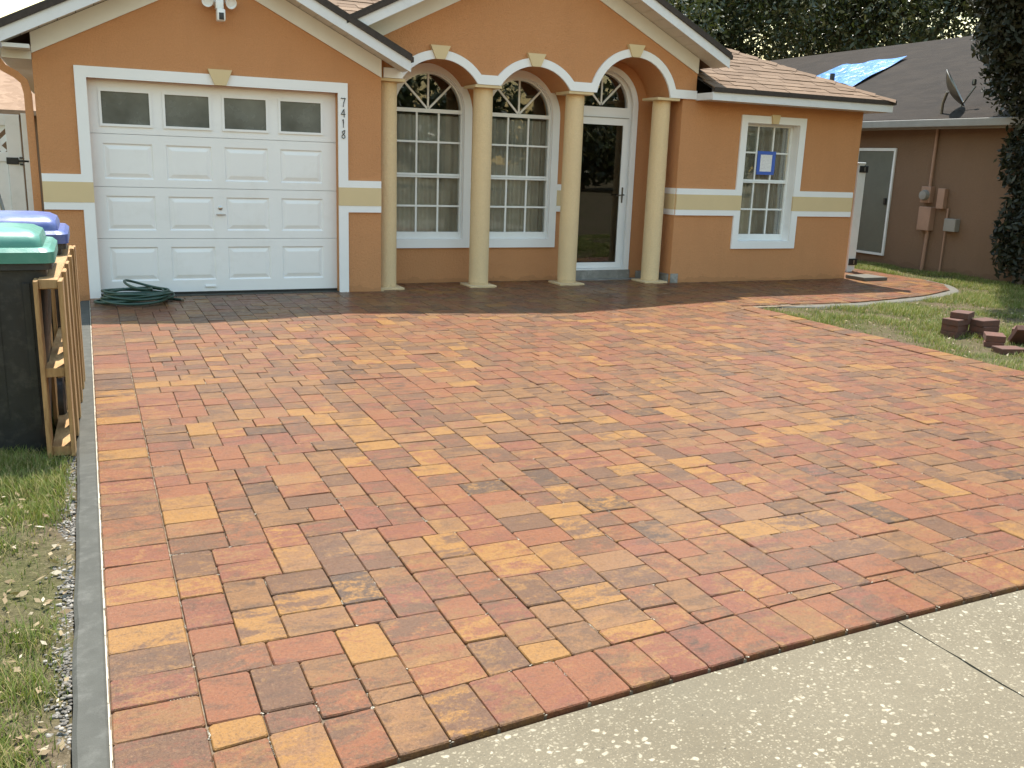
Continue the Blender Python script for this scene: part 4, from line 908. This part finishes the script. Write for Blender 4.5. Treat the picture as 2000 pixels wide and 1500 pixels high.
def tree(name, loc, lobes, n, size, mat, label, trunk_r, trunk_h, seed, group=None, shell=.5):
    t = empty(name, loc, label, 'tree', group); V, Fq, ti = leaves(lobes, n, size, seed, shell); fastmesh('crown', V, Fq, mat, t, ti)
    mb = MB(); R_ = random.Random(seed)
    mb.tube([(0, 0, -.1), (.05, .03, trunk_h*.4), (-.04, .05, trunk_h*.75), (0, 0, trunk_h)], [trunk_r*1.3, trunk_r, trunk_r*.85, trunk_r*.6], 10)
    for l in lobes[:7]:
        z = trunk_h*R_.uniform(.55, .95); c = Vector(l[:3]); mb.tube([(0, 0, z), tuple(Vector((0, 0, z)).lerp(c, .5)+Vector((0, 0, .2))), tuple(c)], [trunk_r*.5, trunk_r*.3, trunk_r*.08], 7)
    mb.build('trunk', 'bark', t, True); return t
def oak_lobes(seed, R, H, k=13):
    r = random.Random(seed); o = []
    for i in range(k):
        a = r.uniform(0, 6.28); d = R*math.sqrt(r.random())*.75; o.append((d*math.cos(a), d*math.sin(a), H+r.uniform(-.35, .5)*R*.9, R*r.uniform(.3, .5), R*r.uniform(.3, .5), R*r.uniform(.24, .38)))
    return o
tree('oak_tree', (17.5, 17, GZ), oak_lobes(1, 4.9, 6.6, 22), 90000, .085, 'oakleaf', 'large dark oak rising over the brown roof behind the house', .35, 5, 1, 'oaks behind the houses')
tree('oak_tree', (26, 16, GZ), oak_lobes(2, 5.8, 7.4, 26), 90000, .10, 'oakleaf', 'wide dark oak behind the neighbouring roof with the tarp', .4, 5.5, 2, 'oaks behind the houses')
tree('oak_tree', (31, 7, GZ), oak_lobes(3, 6.2, 7.6, 26), 70000, .12, 'oakleaf', 'dark oak beyond the far end of the neighbouring roof', .4, 5.5, 3, 'oaks behind the houses')
# dense evergreen beside the neighbour's wall, added and shaped to darken the upper right
ev = [(-1.9, -.7, 4.5, .8, .8, .7), (-1.15, -.55, 4.35, .9, .9, .75), (-1.0, -.2, 3.4, .6, .6, .5), (0, 0, .8, .42, .5, .85), (.1, -.1, 1.9, .6, .7, .9), (-.1, -.2, 3.1, 1.0, 1.0, .95), (-.7, -.3, 4.1, 1.1, 1.0, .8), (.3, .3, 4.4, 1.3, 1.2, 1.0), (-.1, -.8, 3.9, 1.0, .9, .9), (.8, -.4, 3.3, .9, .9, .9)]
tree('added_evergreen', (12.28, -.95, GZ), ev, 95000, .055, 'darkleaf', 'dense nearly black evergreen added to darken the right edge, against the peach neighbouring wall', .10, 3.2, 9, shell=.25)
# trees and hedge across the street, seen only in the window glass
for i, (x_, y_, s_) in enumerate(((-15, -36, 11), (-9, -38, 15), (-3, -37, 12), (4, -38, 16), (11, -37, 13), (18, -38, 17), (26, -37, 14), (33, -37, 18), (40, -36, 19), (47, -35, 20))):
    tree('street_tree', (x_, y_, GZ), oak_lobes(s_, 4.4, 2.9, 16), 7000, .26, 'oakleaf', 'leafy tree across the street from the house', .3, 3.5, s_, 'trees across the street')

def blades(n, region, hmin, hmax, wid, seed, mat, label, keep):
    r = np.random.default_rng(seed); x0, x1, y0, y1 = region
    X = r.uniform(x0, x1, n*3); Y = r.uniform(y0, y1, n*3); pn = np.sin(X*3.1+1.3*np.sin(Y*2.3))*np.cos(Y*2.7+np.sin(X*4.1))+.5*np.sin(X*9+Y*7)*np.cos(Y*11-X*3); k = keep(X, Y, pn, r.random(n*3)); X, Y, pn = X[k][:n], Y[k][:n], pn[k][:n]; n = len(X)
    z = np.full(n, GZ-.008); h = r.uniform(hmin, hmax, n)*(1+.35*np.clip(pn, -1, 1)); a = r.uniform(0, 6.28, n); ln = h*r.uniform(.25, .95, n); w_ = wid*r.uniform(.6, 1.3, n)
    dx, dy = np.cos(a), np.sin(a); b = np.stack([X, Y, z], 1); wv = np.stack([-dy, dx, 0*dx], 1)*w_[:, None]; m_ = b+np.stack([dx*ln*.35, dy*ln*.35, h*.62], 1); t_ = b+np.stack([dx*ln, dy*ln, h], 1)
    V = np.stack([b-wv, b+wv, m_+wv*.7, m_-wv*.7, t_+wv*.08, t_-wv*.08], 1).reshape(-1, 3); i = np.arange(n)*6
    Fq = np.concatenate([np.stack([i, i+1, i+2, i+3], 1), np.stack([i+3, i+2, i+4, i+5], 1)]); c = np.stack([np.clip(r.random(n)*.7+.3*(pn > 0), 0, 1), r.random(n), r.random(n), np.ones(n)], 1)
    o = fastmesh('grass', V, Fq, mat, None, np.concatenate([c, c])); return tag(o, label, 'grass', kind='stuff')
blades(110000, (-1.7, -.21, -8.9, -3.0), .02, .065, .0019, 5, 'grass', 'patchy green grass left of the concrete edge strip', lambda X, Y, p, u: u < np.clip(.30+.6*p, .05, 1)*np.clip((-.215-X)/.12, .03, 1))
blades(150000, (6.66, 12.4, -6.2, 3.6), .02, .06, .003, 6, 'grass', 'short lawn grass between the driveway and the neighbouring house', lambda X, Y, p, u: (u < np.clip(.42+.5*p, .08, 1)) & (walk_d(X, Y) > .15) & ((X > 6.68) | (Y > -2)))
def scatter(name, mat, n, region, s0, s1, seed, label, flat=False, keep=None):
    r = np.random.default_rng(seed); x0, x1, y0, y1 = region; X = r.uniform(x0, x1, n) if keep is None else keep(r, n); Y = r.uniform(y0, y1, n)
    if not flat:
        ico = bmesh.new(); bmesh.ops.create_icosphere(ico, subdivisions=1, radius=1); bv = np.array([v.co for v in ico.verts]); bf = np.array([[v.index for v in f.verts] for f in ico.faces]); ico.free()
        V = []; 
        for x_, y_ in zip(X, Y):
            s = r.uniform(s0, s1)*np.array([r.uniform(.7, 1.3), r.uniform(.7, 1.3), r.uniform(.45, .8)]); V.append(bv*s*(1+r.normal(0, .1, bv.shape))+np.array([x_, y_, GZ+s[2]*.35]))
        Fq = np.concatenate([bf+len(bv)*k for k in range(n)]); c = np.repeat(np.stack([r.random(n), r.random(n)*.95, r.random(n), np.ones(n)], 1), len(bf), 0); o = fastmesh(name, np.concatenate(V), Fq, mat, None, c, 3)
    else:
        a = r.uniform(0, 6.28, n); s = r.uniform(s0, s1, n); d = np.stack([np.cos(a), np.sin(a), r.normal(0, .25, n)], 1)*s[:, None]; e_ = np.stack([-np.sin(a), np.cos(a), r.normal(0, .5, n)], 1)*(s*.4)[:, None]
        P = np.stack([X, Y, GZ+.012+r.random(n)*.02], 1); V = np.stack([P-d, P+e_, P+d, P-e_], 1).reshape(-1, 3); o = fastmesh(name, V, np.arange(4*n).reshape(-1, 4), mat, None, np.stack([r.random(n), r.random(n), r.random(n), np.ones(n)], 1))
    return tag(o, label, 'gravel' if not flat else 'leaves', kind='stuff')
scatter('gravel', 'pebble', 1800, (-.36, -.205, -8.6, -5.2), 0.003, .008, 11, 'small grey gravel along the outer side of the concrete strip', keep=lambda r, n: -.206-np.abs(r.normal(0, .03, n)))
scatter('fallen_leaves', 'litter', 2200, (-1.6, -.21, -8.8, -3.5), .008, .024, 12, 'dry fallen leaves in the grass by the concrete strip', True)
scatter('fallen_leaves', 'litter', 420, (6.75, 11.8, -5.4, -2.1), .008, .026, 13, 'pale dry leaves on the lawn beside the walkway', True)
print('objects', len(bpy.data.objects), 'pavers', len(pavers), 'shingles', len(sh))
